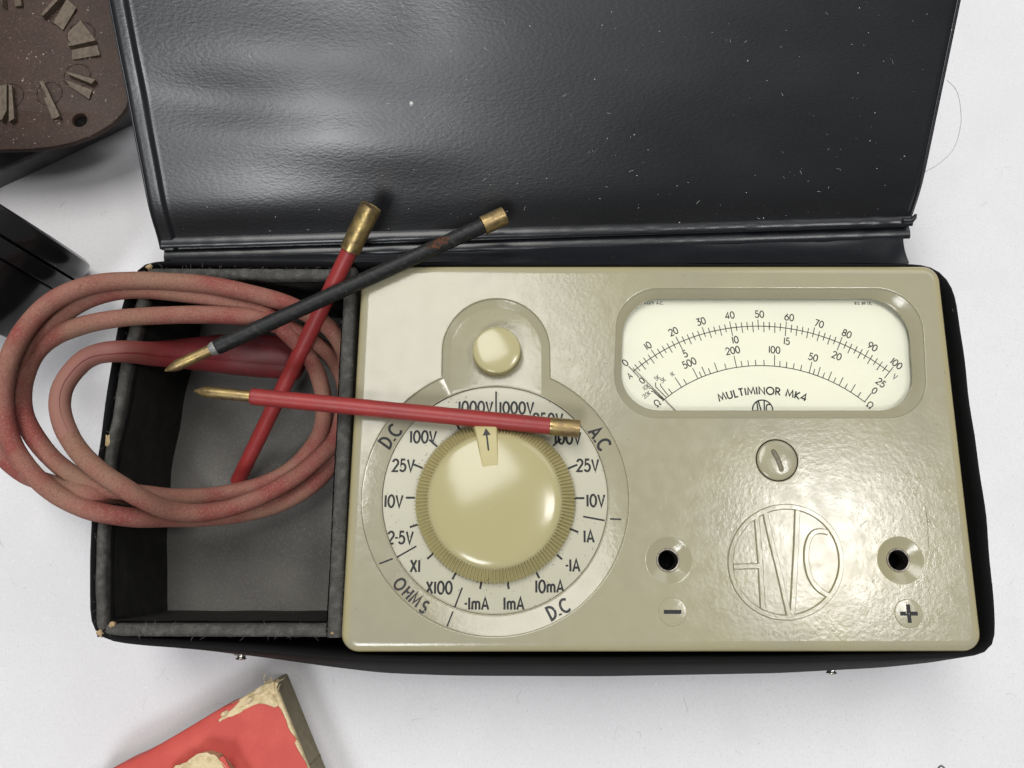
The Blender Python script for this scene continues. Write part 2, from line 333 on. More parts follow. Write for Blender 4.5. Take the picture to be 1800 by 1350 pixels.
def ribbon(mb, pts, wd, T):
    """flat stroke; T maps 2-D to the place"""
    P = [Vector(p) for p in pts]; n = len(P)
    if n < 2: return
    closed = (P[0]-P[-1]).length < 1e-6
    L = []; R = []
    for i in range(n):
        a = P[i-1] if i > 0 else (P[-2] if closed else None); b = P[i+1] if i < n-1 else (P[1] if closed else None)
        d1 = (P[i]-a).normalized() if a is not None else None; d2 = (b-P[i]).normalized() if b is not None else None
        if d1 is None: d1 = d2
        if d2 is None: d2 = d1
        tt = (d1+d2); tt = tt.normalized() if tt.length > .05 else d2
        nn = Vector((-tt.y, tt.x)); k = 1/max(.5, nn.dot(Vector((-d1.y, d1.x))))
        L.append(P[i]+nn*wd/2*k); R.append(P[i]-nn*wd/2*k)
    b = len(mb.v)
    for l, r in zip(L, R): mb.v += [T(l), T(r)]
    for i in range(n-1): mb.f.append((b+2*i+1, b+2*i+3, b+2*i+2, b+2*i))
_k = [0]
def lettering(mb, s, ctr, h, ang=0, wd=.14, squeeze=1.0, gap=.16, z=0.0):
    """s centred at the 3-D point ctr in the horizontal plane, turned ang degrees"""
    W = sum(GL[c][0]*squeeze+gap for c in s)-gap
    ca, sa = math.cos(math.radians(ang)), math.sin(math.radians(ang)); x = -W/2
    for c in s:
        gw, strokes = GL[c]
        for st in strokes:
            _k[0] = (_k[0]+1) % 7
            zz = ctr.z+z+_k[0]*.002
            def T(p, zz=zz):
                u, v = p.x*h, (p.y-.5)*h
                return Vector((ctr.x+ca*u-sa*v, ctr.y+sa*u+ca*v, zz))
            ribbon(mb, [(x+p[0]*squeeze, p[1]) for p in st], wd*(1.25 if c in '.~' else 1), T)
        x += gw*squeeze+gap
    return mb
def line3(mb, a, b, wd, z=0):
    _k[0] = (_k[0]+1) % 7
    zz = a.z+z+_k[0]*.002
    ribbon(mb, [(a.x, a.y), (b.x, b.y)], wd, lambda p: Vector((p.x, p.y, zz)))

# ================================================================== table
mb = MB(); mb.loft([roundpoly([(-900,-700),(900,-700),(900,700),(-900,700)], 12, -25), roundpoly([(-900,-700),(900,-700),(900,700),(-900,700)], 12, 0)], True, True, True)
tag(mb.build('table', table_m), kind='structure')

# ================================================================== carrying case
case = empty('carrying_case', (-20, 0, 0), 'black vinyl carrying case with its lid folded back and a cardboard side compartment', 'case')
ZR = 36.0
rim_px = [(252,458),(236,476),(214,527),(203,589),(189,653),(171,795),(160,867),(157,930),(153,1051),(156,1104),(170,1124),(227,1133),(330,1140),(429,1147),(560,1158),(660,1165),(800,1168),(1067,1169),(1400,1166),(1600,1160),(1700,1154),(1740,1150),(1754,1138),(1754,1090),(1737,920),(1717,770),(1694,602),(1680,515),(1666,484),(1644,464),(1610,461),(1300,461),(900,459),(500,457),(300,455)]
rimc = [at(x, y, ZR) for x, y in rim_px]
def dense(loop, n):
    L = [(loop[(i+1) % len(loop)]-loop[i]).length for i in range(len(loop))]; tot = sum(L); out = []; i = 0; acc = 0
    for k in range(n):
        d = tot*k/n
        while acc+L[i] < d: acc += L[i]; i += 1
        out.append(loop[i].lerp(loop[(i+1) % len(loop)], (d-acc)/L[i]))
    return out
def smoothl(loop, it=3):
    for _ in range(it): loop = [(loop[i-1]+loop[i]*2+loop[(i+1) % len(loop)])/4 for i in range(len(loop))]
    return loop
rim = smoothl(dense(rimc, 220), 2)          # counter-clockwise seen from above
front = [max(0.0, 1-abs((p.y-min(q.y for q in rim))/6)) for p in rim]
def ring(d, z, bulge=0, wob=0):
    r = inset(rim, d, z)
    return [Vector((p.x, p.y-bulge*front[i], p.z+wob*math.sin(i*.37)+wob*.6*math.sin(i*.93+1))) for i, p in enumerate(r)]
mb = MB()
mb.loft([ring(1.5, .2, 4), ring(.2, 1.5, 5.2), ring(-.2, 10, 5.6), ring(-.4, 22, 4.2), ring(-.1, 31, 1.6, .1), ring(0, ZR-1, .3, .2), ring(.35, ZR-.1, 0, .25), ring(.8, ZR+.1, 0, .25), ring(1.3, ZR-.4, 0, .2), ring(1.5, ZR-3, 0), ring(1.6, 2.0, 0)], True, True, True)
mb.build('shell', vinyl, case, 60)
# left compartment: four board walls with soft rounded tops, and a floor
ci = [at(262,490,ZR), at(604,489,ZR), at(574,1097,ZR), at(184,1097,ZR)]         # inner corners at the rim: back left, back right, front right, front left
co_ = [at(247,469,ZR), at(626,470,ZR), at(599,1121,ZR), at(166,1120,ZR)]        # outer corners
def along(P, t):
    u = t*(len(P)-1); k = min(int(u), len(P)-2); return P[k].lerp(P[k+1], u-k)
def wallboard(a0, a1, b0, b1, z0, z1, name, mm, n=26):
    """a = inner edge, b = outer edge"""
    mb = MB(); rings = []
    for k in range(n+1):
        t = k/n
        if a1 is None: a = along(a0, t); b = along(b0, t)
        else: a = a0.lerp(a1, t); b = b0.lerp(b1, t)
        c = (a+b)/2; d = (b-a)/2
        j = .25*math.sin(k*2.1+a.x*.3)+.15*random.uniform(-1, 1); e = .12*random.uniform(-1, 1)
        pr = [(-1, z0), (-1-e*.2, z1-1.4), (-.9, z1-.6+j*.5), (-.5, z1-.1+j), (0, z1+.05+j), (.5, z1-.15+j), (.9, z1-.7+j*.5), (1, z1-1.5), (1, z0)]
        rings.append([Vector((c.x+d.x*u, c.y+d.y*u, z)) for u, z in pr])
    mb.loft(rings, True, True, True)
    return mb.build(name, mm, case, 50)
e = .3
inL = [at(x, y, ZR) for x, y in ((262,486),(258,530),(234,618),(222,671),(213,724),(196,800),(187,900),(184,960),(183,1040),(184,1104))]
ouL = [at(x, y, ZR) for x, y in ((247,468),(238,525),(214,612),(204,668),(197,722),(181,796),(170,900),(166,960),(164,1040),(167,1121))]
wallboard(inL, None, ouL, None, 2.4, ZR, 'compartment_wall', board)
wallboard(ci[0]+Vector((.2,0,0)), ci[1]-Vector((.2,0,0)), co_[0]+Vector((1.6,0,0)), co_[1]-Vector((2.5,0,0)), 2.45, ZR-.2, 'compartment_wall', board)
wallboard(ci[1].lerp(ci[2], -.03), ci[2].lerp(ci[1], -.035), co_[1], co_[2], 2.5, ZR+.1, 'compartment_wall', board)
wallboard(ci[2]-Vector((.2,0,0)), ci[3]+Vector((.2,0,0)), co_[2]-Vector((3.4,0,0)), co_[3]+Vector((2.6,0,0)), 2.4, ZR-.1, 'compartment_wall', board)
mb = MB(); fl2 = [p+Vector((0,0,0)) for p in (ci[2]+Vector((.5,-.5,0)), ci[1]+Vector((.5,.5,0)))]+[p-Vector((.6,0,0)) for p in inL]
mb.loft([atz(fl2, 2.2), atz(fl2, 3.2)], True, True, True); mb.build('compartment_floor', boardf, case, 0)
# black paper glued on the inside of the left, back and front walls, with an overlap crease
def lining(a, b, off, name, z0=3.25, z1=ZR-2.2):
    d = (b-a).normalized(); nrm = Vector((-d.y, d.x, 0)); mb = MB(); cols = 24; rows = []
    for zi in range(9):
        z = z0+(z1-z0)*zi/8
        rows.append([Vector((*(a.lerp(b, k/cols)+nrm*(off+.12*math.sin(k*.7+zi)*.5))[:2], z)) for k in range(cols+1)])
    mb.loft(rows, False); o = mb.build(name, boardl, case, 60)
    return o
mb = MB(); mb.loft([[along(inL, .01+.97*k/30)+Vector((.35+.1*math.sin(k*.9+zz), 0, zz-ZR)) for k in range(31)] for zz in (3.25, 10, 18, 26, ZR-2.2)], False); mb.build('lining', boardl, case, 60)
lining(ci[1]+Vector((-.4,-.25,0)), ci[0]+Vector((.4,-.25,0)), .25, 'lining')
lining(ci[3]+Vector((.4,.25,0)), ci[2]+Vector((-.4,.25,0)), .25, 'lining')
lining(ci[2]+Vector((-.25,.4,0)), ci[1]+Vector((-.25,-.4,0)), .25, 'lining')
a = ci[0]+Vector((1.0,-.4,0)); b = ci[3]+Vector((1.0,.4,0))
mb = MB(); mb.loft([[along(inL, .02+.95*k/20)+Vector((.8+.12*math.sin(k),0,z-ZR)) for k in range(21)] for z in (ZR-3, ZR-6, ZR-9.6)], False)
mb.build('lining_flap', boardl, case, 60)
# bare tan board where corners are worn through
for (x, y, r, zz) in ((262,470,.85,.1), (189,775,.8,.05), (176,1113,.95,.1), (196,1098,.7,.0), (584,1113,.45,.1)):
    c = at(x, y, ZR); mb = MB(); n = 11
    rr = [r*random.uniform(.6, 1.3) for _ in range(n)]; k = 2.2 if y == 775 else 1
    mb.loft([[c+Vector((rr[i]*f*math.cos(i*2*PI/n), rr[i]*f*k*math.sin(i*2*PI/n), h+zz)) for i in range(n)] for f, h in ((1, -.5), (.9, .05), (.45, .32))], True, False, True)
    mb.build('worn_corner', rawwood, case, 40)
# fuzz on the board tops
mb = MB()
for k in range(700):
    s = random.choice((0, 1, 2, 2, 2, 3, 3)); q = [(0,3),(0,1),(1,2),(2,3)][s]; t = random.random()
    p = (ci[q[0]].lerp(ci[q[1]], t).lerp(co_[q[0]].lerp(co_[q[1]], t), random.random()) if s else along(inL, t).lerp(along(ouL, t), random.random())) + Vector((0, 0, .05))
    a = random.uniform(0, 2*PI); L = .4+1.1*random.random()**2; d = Vector((math.cos(a), math.sin(a), random.uniform(.0, .35)))
    bnd = Vector((-d.y, d.x, .2))*random.uniform(-.5, .5)
    mb.tube([p, p+d*L*.5+bnd*L*.2, p+d*L+bnd*L*.6], [.04, .035, .02], 3, False)
o = mb.build('board_fuzz', fuzzm, case, 0, weld=False); tag(o, kind='stuff')
# press studs on the front wall
st0 = None
for x, y in ((424,1152), (1461,1177)):
    p = at(x, y, 16); p.z = 16
    if st0 is None:
        mb = MB(); mb.revolve(p+Vector((0,1.2,0)), (0,-1,0), [(0,2.2),(.8,2.2),(1.1,1.7),(1.2,1.1),(1.7,1.1),(2.0,1.35),(2.2,1.2),(2.3,.5)], 20)
        st0 = mb.build('press_stud', nickel, case, 40); sp0 = p
    else: dup(st0, case, p-sp0)
# lid: sheet of vinyl folded back
LD, TD = 204.4, 181.6
sl = atd(283, 437, LD); sr = atd(1604, 397, LD+2.0); tl = atd(199, 0, TD); trr = atd(1686, 0, TD)
un = ((sr-sl)+(trr-tl)).normalized()
def lidpt(u, v):
    """u 0..1 across, v 0..1.75 up from the seam (1 = top of the frame)"""
    p = sl.lerp(sr, u).lerp(tl.lerp(trr, u), v)
    nrm = (sr-sl).cross(tl-sl).normalized()
    if nrm.z < 0: nrm = -nrm
    h = 0
    edge = min(1, u*8)*min(1, (1-u)*8)
    g = lambda cu, cv, su, sv, a, ro=0.0: a*math.exp(-(((u-cu)+(v-cv)*ro)/su)**2-(((v-cv)-(u-cu)*ro*2)/sv)**2)
    h += g(.20,.80,.16,.16, .75,-.35)+g(.27,.45,.18,.14, .75,-.3)+g(.10,.18,.12,.10, .4)-g(.10,.62,.12,.11, .6,-.35)-g(.36,.22,.10,.16, .45)+g(.44,.80,.12,.25,.5)-g(.36,1.0,.035,.2,.22)
    h += .16*math.sin(u*6+1.2*v*3)*math.sin(v*3.4+.5)*edge
    h += 2.6*(1-math.exp(-(v/.14)**2))*.8                                        # rolls up from the seam
    sm = lambda a, b, x: (lambda t: t*t*(3-2*t))(min(1, max(0, (x-a)/(b-a))))
    h += .8*(1-sm(.017, .0235, u)) - 1.5*(1-sm(-.002, .0035, u)) - 1.3*sm(.988, 1.0, u)
    return p + nrm*h
US = [0,.0012,.0025,.004,.008,.012,.016,.018,.0195,.021,.0225,.024,.028]+[.035+.945*i/100 for i in range(101)]+[.985,.988,.991,.994,.997,1.0]
NU, NV = len(US)-1, 90
mb = MB(); rows = [[lidpt(US[i], -.005+1.75*j/NV) for i in range(NU+1)] for j in range(NV+1)]
nrm = (sr-sl).cross(tl-sl).normalized(); nrm = nrm if nrm.z > 0 else -nrm
mb.loft(rows, False)
b = len(mb.v); back = [[p-nrm*2.4 for p in r] for r in rows]; mb.loft(back, False)
per = [(0, i) for i in range(NU+1)] + [(j, NU) for j in range(1, NV+1)] + [(NV, i) for i in range(NU-1, -1, -1)] + [(j, 0) for j in range(NV-1, 0, -1)]
mb.loft([[rows[j][i] for j, i in per], [rows[j][i]-nrm*1.2 for j, i in per], [back[j][i] for j, i in per]])
lid = mb.build('lid', lidm, case, 50)
# welts along the lid's edges
def lidtube(f, r, name, mm, n=70, flat=None):
    mb = MB(); mb.tube([f(k/n) for k in range(n+1)], r, 10, True, flat); return mb.build(name, mm, lid, 60)
lidtube(lambda t: lidpt(.002, t*1.7)+nrm*.1, .4, 'edge_welt', gloss)
lidtube(lambda t: lidpt(.994, t*1.7)+nrm*.1, .4, 'edge_welt', gloss)
# seam: two folded beads along the hinge
def seam(v, dn, rad, name, ruck=0.0, fk=.42):
    n = 160
    mb = MB(); P = []; Rr = []
    for k in range(n+1):
        u = .004+.992*k/n; q = (sl.lerp(sr, u)).lerp(tl.lerp(trr, u), v)
        rk = ruck*.8*max(0, u-.5)*mnoise.noise((u*46, v*40, 3))+.25*mnoise.noise((u*13, v*40, 1))+.10*mnoise.noise((u*60, v*40, 2))
        P.append(q+nrm*(dn+rk*.4)); Rr.append(rad*(1+rk*.35))
    mb.tube(P, Rr, 12, True, fk); return mb.build(name, gloss, lid, 60)
seam(.030, .5, 1.7, 'seam_bead', 1.3); seam(-.030, .2, 1.9, 'seam_bead', .6)
# hinge strip from the back wall up to the seam
mb = MB(); rows = []
for k in range(9):
    t = k/8; r = []
    for i in range(61):
        u = i/60; a = at(300+1300*u, 461, ZR-1.5); a.z = ZR-2.0; q = sl.lerp(sr, u*.985+.004).lerp(tl.lerp(trr, u), -.03)
        p = a.lerp(q, t); sag = math.sin(PI*t)
        r.append(p+Vector((0, 0, -1.2*sag+.5*sag*math.sin(u*13)+.25*math.sin(u*40)*sag)))
    rows.append(r)
mb.loft(rows, False); b2 = [[p-Vector((0,0,1.0)) for p in r] for r in rows]; mb.loft(b2, False)
mb.loft([rows[0], b2[0]], False); mb.loft([[r[0] for r in rows], [r[0] for r in b2]], False); mb.loft([[r[-1] for r in rows], [r[-1] for r in b2]], False)
mb.build('hinge_strip', gloss, lid, 60)
# nipped end of the seam
c = atd(1606, 388, LD); mb = MB(); mb.tube([c+un*-3, c-un*.6, c+un*.2+Vector((0,.9,.3)), c+un*.5+Vector((0,1.6,.6))], [.8,.8,.6,.25], 8); mb.build('seam_end', gloss, lid, 60)

# ================================================================== multimeter
met = empty('multimeter', (0, 0, 2.2), 'grey beige enamelled analogue multimeter with large cream selector knob, lying in the case', 'multimeter')
pc = [at(597,1147,ZP-1.2), at(1728,1146,ZP-1.2), at(1650,467,ZP-1.2), at(636,467,ZP-1.2)]
def outl(d, z): return roundpoly(roundcorn(d), [4.2-d*.8]*4, z, 10)
def roundcorn(d):
    q = inset([Vector((p.x, p.y, 0)) for p in pc], 0, 0); out = []
    for i in range(4):
        a = q[i-1].xy; p = q[i].xy; b_ = q[(i+1) % 4].xy; d1 = (a-p).normalized(); d2 = (b_-p).normalized()
        out.append(p+(d1+d2)*d)
    return out
# dial recess: circle and arch in one keyhole outline
dl, dr, db = at(634.5,882,ZP), at(1105.5,882,ZP), at(870,1119.5,ZP)
RO = (dr.x-dl.x)/2; DC = Vector(((dl.x+dr.x)/2, db.y+RO))
al, ar, atop = at(777.7,619,ZP), at(966.5,619,ZP), at(872,525,ZP)
AW = (ar.x-al.x)/2; AC = Vector(((al.x+ar.x)/2, atop.y-AW))
def keyhole(R, w_, z, n1=90, n2=8, n3=36):
    off = AC.x-DC.x; pts = []
    a0 = math.atan2(math.sqrt(R*R-(off-w_)**2), off-w_); a1 = math.atan2(math.sqrt(R*R-(off+w_)**2), off+w_)+2*PI
    for k in range(n1): a = a0+(a1-a0)*k/n1; pts.append(Vector((DC.x+R*math.cos(a), DC.y+R*math.sin(a), z)))
    y0 = DC.y+R*math.sin(a1)
    for k in range(n2): pts.append(Vector((AC.x+w_, y0+(AC.y-y0)*k/n2, z)))
    for k in range(n3): a = PI*k/n3; pts.append(Vector((AC.x+w_*math.cos(a), AC.y+w_*math.sin(a), z)))
    y1 = DC.y+R*math.sin(a0)
    for k in range(n2): pts.append(Vector((AC.x-w_, AC.y+(y1-AC.y)*k/n2, z)))
    return pts
ZB, ZD = ZP-1.3, ZP-1.75                     # band foot, dial plate
RI, AI = RO-4.55, AW-2.1
# window
def win(l, r, t_, b_, z, rt, rb):
    c = [at(l[1], b_, z), at(r[1], b_, z), at(r[0], t_, z), at(l[0], t_, z)]
    return roundpoly(c, [rb, rb, rt, rt], z, 12)
wo = win((1086,1078), (1620,1631), 507, 734.5, ZP, 10.8, 10.2)
ZW, ZS = ZP-2.6, ZP-4.6
wi = win((1097,1089), (1596,1609), 524, 721.5, ZW, 10.4, 9.2)
scr = at(1366,809,ZP); so1 = at(1176,985,ZP); so2 = at(1583.5,985,ZP)
SR = 37/ppm(scr)
mb = MB()
lip = lambda L: L
rings_out = [outl(2.6, ZP), outl(2.5, ZP), outl(1.7, ZP-.12), outl(.95, ZP-.45), outl(.4, ZP-1.05), outl(.08, ZP-1.9), outl(0, ZP-2.9), outl(.3, 12), outl(.8, 3)]
kh = [keyhole(RO+.3, AW+.3, ZP), keyhole(RO+.22, AW+.22, ZP), keyhole(RO+.08, AW+.08, ZP-.05), keyhole(RO+.0, AW+.0, ZP-.35), keyhole(RO-.06, AW-.06, ZP-.45), keyhole(RO-.35, AW-.3, ZP-.55), keyhole(RI+.25, AI+.15, ZB+.06), keyhole(RI, AI, ZB)]
wl = [inset(wo, -.32, ZP), inset(wo, -.24, ZP), inset(wo, -.08, ZP-.05), inset(wo, 0, ZP-.35), inset(wo, .06, ZP-.42)]
nW = len(wo); wn = [[wo[i].lerp(wi[i], t)*1 for i in range(nW)] for t in (.22, .85, 1)]
wl += [[Vector((p.x, p.y, z)) for p in r] for r, z in zip(wn, (ZP-.55, ZW+.25, ZW))] + [[Vector((p.x, p.y, ZW-.7)) for p in wi]]
def sock_rings(c): return [circle(c, r, z, 48) for r, z in ((5.55, ZP), (5.45, ZP), (5.2, ZP-.1), (4.9, ZP-.28), (2.95, ZP-1.15), (2.75, ZP-1.25), (2.7, ZP-6))]
s1, s2 = sock_rings(so1), sock_rings(so2)
sk = [circle(scr, r, z, 48) for r, z in ((SR+.28, ZP), (SR+.2, ZP), (SR+.05, ZP-.07), (SR, ZP-.25), (SR, ZP-2.2))]
mb.fill([rings_out[0], kh[0], wl[0], s1[0], s2[0], sk[0]])
for rr in (rings_out, kh, wl, s1, s2): mb.loft(rr)
mb.loft(sk, True, False, True)
# arch floor and the step down to the dial plate
n1, n2, n3 = 90, 8, 36
archpts = keyhole(RI, AI, ZB)[n1:]
first = keyhole(RI, AI, ZB)[0]
a0 = math.atan2(first.y-DC.y, first.x-DC.x); a1 = math.atan2(archpts[0].y-DC.y, archpts[0].x-DC.x)
arc = [Vector((DC.x+RI*math.cos(a0+(a1-a0)*k/20), DC.y+RI*math.sin(a0+(a1-a0)*k/20), ZB)) for k in range(0, 20)]
mb.fill([archpts+arc])
mb.loft([circle(DC, RI, ZB, 120), circle(DC, RI-.18, ZB-.1, 120), circle(DC, RI-.2, ZD-.2, 120)])
body = mb.build('body', enamel, met, 38)
mb = MB(); mb.tube(circle(DC, RI-.02, ZB+.05, 120)+[circle(DC, RI-.02, ZB+.05, 120)[0]], .17, 8, False); mb.build('dial_rim', enamel, met, 60)
# dial plate with its markings
mb = MB(); mb.loft([circle(DC, RI-.15, ZD-.5, 96), circle(DC, RI-.25, ZD, 96)], True, True, False); mb.fill([circle(DC, RI-.25, ZD, 96)])
dial = mb.build('dial_plate', dialm, met, 30)
for s, x, y in (('1000V',836,716), ('1000V',908,717), ('250V',963,737), ('100V',998,770), ('25V',1033,818), ('10V',1047,880), ('1A',1035,943), ('~1A',1007,994), ('10mA',966,1031), ('1mA',903,1061), ('~1mA',838,1061), ('X100',772,1033), ('X1',730,995), ('2~5V',704,945), ('10V',692,881), ('25V',709,818), ('100V',744,768), ('250V',784,731)):
    c = at(x, y, ZD+.03); mb = lettering(MB(), s, c, 20.5/ppm(c), 0, .185, .86, .17)
    mb.build('dial_lettering', ink, dial, 0, weld=False)
mb = MB(); kc = at(870.5,879,ZD); K = ppm(kc)
for a in (22, 0, -22, -42, -60.5, -81, -99, -117.5, -138, 199, 180, 158, 139, 118, 63, 42):
    ra, rb = 138/K, 157/K
    d = Vector((math.cos(math.radians(a)), math.sin(math.radians(a)), 0)); ctr = Vector((DC.x, DC.y-.15, ZD+.03))
    line3(mb, ctr+d*ra, ctr+d*rb, .5)
for x0, y0, x1, y1, wd in ((872,688,872,725,.42), (732,960,697,980,.38), (812.5,1033,798,1071,.38), (1025,908,1063,915,.42)):
    line3(mb, at(x0, y0, ZD+.03), at(x1, y1, ZD+.03), wd)
mb.build('tick_marks', ink, dial, 0, weld=False)
# lettering on the sloping band
def bandz(p):
    r = (Vector((p.x, p.y))-DC).length; t = min(1, max(0, (RO-.35-r)/(RO-.6-RI)))
    return ZP-.55+(ZB+.06-ZP+.55)*t+.07
def onband(mb): 
    for v in mb.v: v.z = bandz(v)
    return mb
for s, x, y, ang, hh in (('D.C', 686,767,55,22), ('A.C',1054,770,-57,22), ('D.C',981,1071,27,22)):
    c = at(x, y, ZB+.6); onband(lettering(MB(), s, c, hh/ppm(c), ang, .2, .95, .2)).build('band_lettering', ink, body, 0, weld=False)
mb = MB()
for ch, x, y, ang in (('O',703,1027,-46), ('H',717,1042,-42), ('M',730.5,1054,-38), ('S',746,1067,-34)):
    c = at(x, y, ZB+.6); lettering(mb, ch, c, 20/ppm(c), ang, .2, .9)
onband(mb).build('band_lettering', ink, body, 0, weld=False)
mb = MB()
for x0, y0, x1, y1 in ((690,982,667,991), (796,1075,786,1101), (1073,912,1092,913)):
    a, b = at(x0, y0, ZB+.6), at(x1, y1, ZB+.6)
    mb = MB()
    for k in range(4): line3(mb, a.lerp(b, k/4), a.lerp(b, (k+1)/4), .36)
    onband(mb).build('band_mark', ink, body, 0, weld=False)
# selector knob: ribbed skirt, domed cap, pointer with arrow
kz0 = ZD+.25; kzs = ZP+.1; kz = ZP+6.0                      # foot, skirt edge top, dome
KC = at(870.3, 880.5, kzs); RS = 142/ppm(KC)
kc2 = at(869.5, 876.5, ZP+3.6); RD = 118.5/ppm(kc2)
mb = MB(); NR = 132; n = NR*4
def ribring(r, z, amp):
    return [Vector((KC.x+(r-amp*(1 if k % 4 in (2, 3) else 0))*math.cos(2*PI*k/n), KC.y+(r-amp*(1 if k % 4 in (2, 3) else 0))*math.sin(2*PI*k/n), z-amp*.5*(1 if k % 4 in (2, 3) else 0))) for k in range(n)]
mb.loft([ribring(RS-.1, kz0, .3), ribring(RS, kzs-.4, .35), ribring(RS-.25, kzs, .4), ribring(RD+.5, ZP+3.3, .4), ribring(RD+.15, ZP+3.75, .15), ribring(RD-.2, ZP+3.8, 0)], True, True, True)
knob = mb.build('selector_knob', creamrib, met, 25)
mb = MB(); prof = [(ZP+3.5, RD+.02), (ZP+3.95, RD-.02), (ZP+4.25, RD-.2), (ZP+4.5, RD-.55), (ZP+4.72, RD-1.1), (ZP+4.95, RD-2.0), (ZP+5.3, RD-4.2), (ZP+5.62, RD-7.2), (ZP+5.85, RD-10.5), (ZP+5.97, RD-13.5), (ZP+6.0, .4)]
mb.loft([circle(KC, r, z, 96) for z, r in prof], True, False, True)
dome = mb.build('dome', cream, knob, 40)
pa = math.radians(97.5); pd = Vector((math.cos(pa), math.sin(pa), 0)); pn = Vector((-pd.y, pd.x, 0))
mb = MB(); rings = []
for r, hw, ztop in ((RD-8.0, 1.9, ZP+5.66), (RD-7.6, 1.95, ZP+5.68), (RD-2, 2.25, ZP+5.35), (RD+1.2, 2.45, ZP+4.9), (RS-1.3, 2.6, ZP+4.3), (RS-.9, 2.6, ZP+3.9)):
    c = Vector((KC.x, KC.y, 0))+pd*r
    rings.append([c+pn*(hw*1.45)+Vector((0,0,ZP-.4)), c+pn*(hw+.12)+Vector((0,0,ztop-.2)), c+pn*(hw-.15)+Vector((0,0,ztop)), c-pn*(hw-.15)+Vector((0,0,ztop)), c-pn*(hw+.12)+Vector((0,0,ztop-.2)), c-pn*(hw*1.45)+Vector((0,0,ZP-.4))])
mb.loft(rings, True, True, True); ptr = mb.build('pointer', creamrib, knob, 30)
mb = MB()
def ptz(r): 
    q = [(RD-7.6, 5.68), (RD-2, 5.35), (RD+1.2, 4.9), (RS-1.3, 4.3)]
    for (r0, z0), (r1, z1) in zip(q, q[1:]):
        if r <= r1: return ZP+z0+(z1-z0)*(r-r0)/(r1-r0)
    return ZP+4.3
def onptr(r, s, dz=.05): p = Vector((KC.x, KC.y, 0))+pd*r+pn*s; p.z = ptz(r)+dz; return p
r0, r1, r2 = RD-4.3, RD-.6, RD+1.15
mb.add([onptr(r0,-.2), onptr(r0,.2), onptr(RD-2,.2), onptr(r1,.2), onptr(r1,-.2), onptr(RD-2,-.2)], [(0,1,2,5), (5,2,3,4)])
mb.add([onptr(r1,-.95,.06), onptr(r1,.95,.06), onptr(r2,0,.06)], [(0,1,2)])
mb.build('arrow', ink, knob, 0)
# ohms adjuster: small knurled button in the arch
zt = ZP+2.6; bc = at(873, 614.5, zt); BR = 42.5/ppm(bc)
n = 240
def knurl(r, z, a): return [Vector((bc.x+(r-a*(k % 4 in (2,3)))*math.cos(2*PI*k/n), bc.y+(r-a*(k % 4 in (2,3)))*math.sin(2*PI*k/n), z)) for k in range(n)]
mb = MB(); mb.loft([knurl(BR+.02, ZB+.15, .2), knurl(BR+.02, zt-.55, .2), knurl(BR-.05, zt-.4, .12), knurl(BR-.15, zt-.3, 0)], True, True, True)
btn = mb.build('adjuster_knob', creamrib, met, 25)
mb = MB(); mb.loft([circle(bc, r, z, 64) for z, r in ((zt-.32, BR-.1), (zt-.12, BR-.25), (zt+.0, BR-.6), (zt+.18, BR-1.8), (zt+.32, BR-3.4), (zt+.38, .3))], True, False, True); mb.build('cap', cream, btn, 40)
# scale card
mb = MB(); sp = [at(1075,735,ZS), at(1635,735,ZS), at(1625,505,ZS), at(1082,505,ZS)]
mb.loft([roundpoly(sp, 8, ZS-.6), roundpoly(sp, 8, ZS)], True, True, True); card = mb.build('scale_plate', plate, met, 30)
ZI = ZS+.03
def q3(x, y, z=ZI): return at(1060+x/3, 470+y/3, z)        # reads positions off a 3x enlargement
e0, e1, e2 = q3(160,547), q3(1510,553), q3(835,310)
ax_, ay_ = (e0.x+e1.x)/2, (e0.y+e1.y)/2; half = (e1.x-e0.x)/2; sag = e2.y-ay_
R1 = (half*half+sag*sag)/(2*sag); SC = Vector((ax_, e2.y-R1, ZI)); A1 = math.asin(half/R1)
tilt = math.atan2(e1.y-e0.y, e1.x-e0.x)
def pol(r, a): return Vector((SC.x+r*math.sin(a), SC.y+r*math.cos(a), ZI))
f0 = q3(845,518); R2 = f0.y-SC.y
mb = MB()
def arcline(r, a0, a1, wd, n=70):
    _k[0] = (_k[0]+1) % 7; zz = ZI+_k[0]*.002
    ribbon(mb, [pol(r, a0+(a1-a0)*k/n).xy for k in range(n+1)], wd, lambda p: Vector((p.x, p.y, zz)))
def angof(x, y): p = q3(x, y); return math.atan2(p.x-SC.x, p.y-SC.y), math.hypot(p.x-SC.x, p.y-SC.y)
LW = .21
arcline(R1, -A1, A1, LW); k3 = 1/(3*ppm(e2))
for i in range(51):
    v = i*2; a = -A1+2*A1*v/100
    up = 36 if v % 10 == 0 else 24; dn = 44 if v % 20 == 0 else (33 if v % 4 == 0 else 20)
    line3(mb, pol(R1+up*k3, a), pol(R1-dn*k3, a), LW)
aL, aR = angof(312,703)[0], angof(1380,717)[0]
arcline(R2, aL, aR, LW)
def c4(x, y): return (x/5.868+20/1)*3-0, (y/5.868+30)*3   # crop at (1080,500)
def c5(x, y): return (x/5.87+280)*3, (y/5.87+30)*3        # crop at (1340,500)
oh = [(c5(*p), L) for p, L in (((125,848),'l'), ((180,850),'s'), ((247,862),'s'), ((320,875),'s'), ((395,893),'s'), ((483,915),'l'), ((525,930),'s'), ((570,945),'m'), ((622,968),'s'), ((680,990),'m'), ((735,1015),'s'), ((790,1048),'m'), ((848,1080),'s'), ((910,1115),'m'), ((978,1170),'s'), ((1048,1222),'l'))]
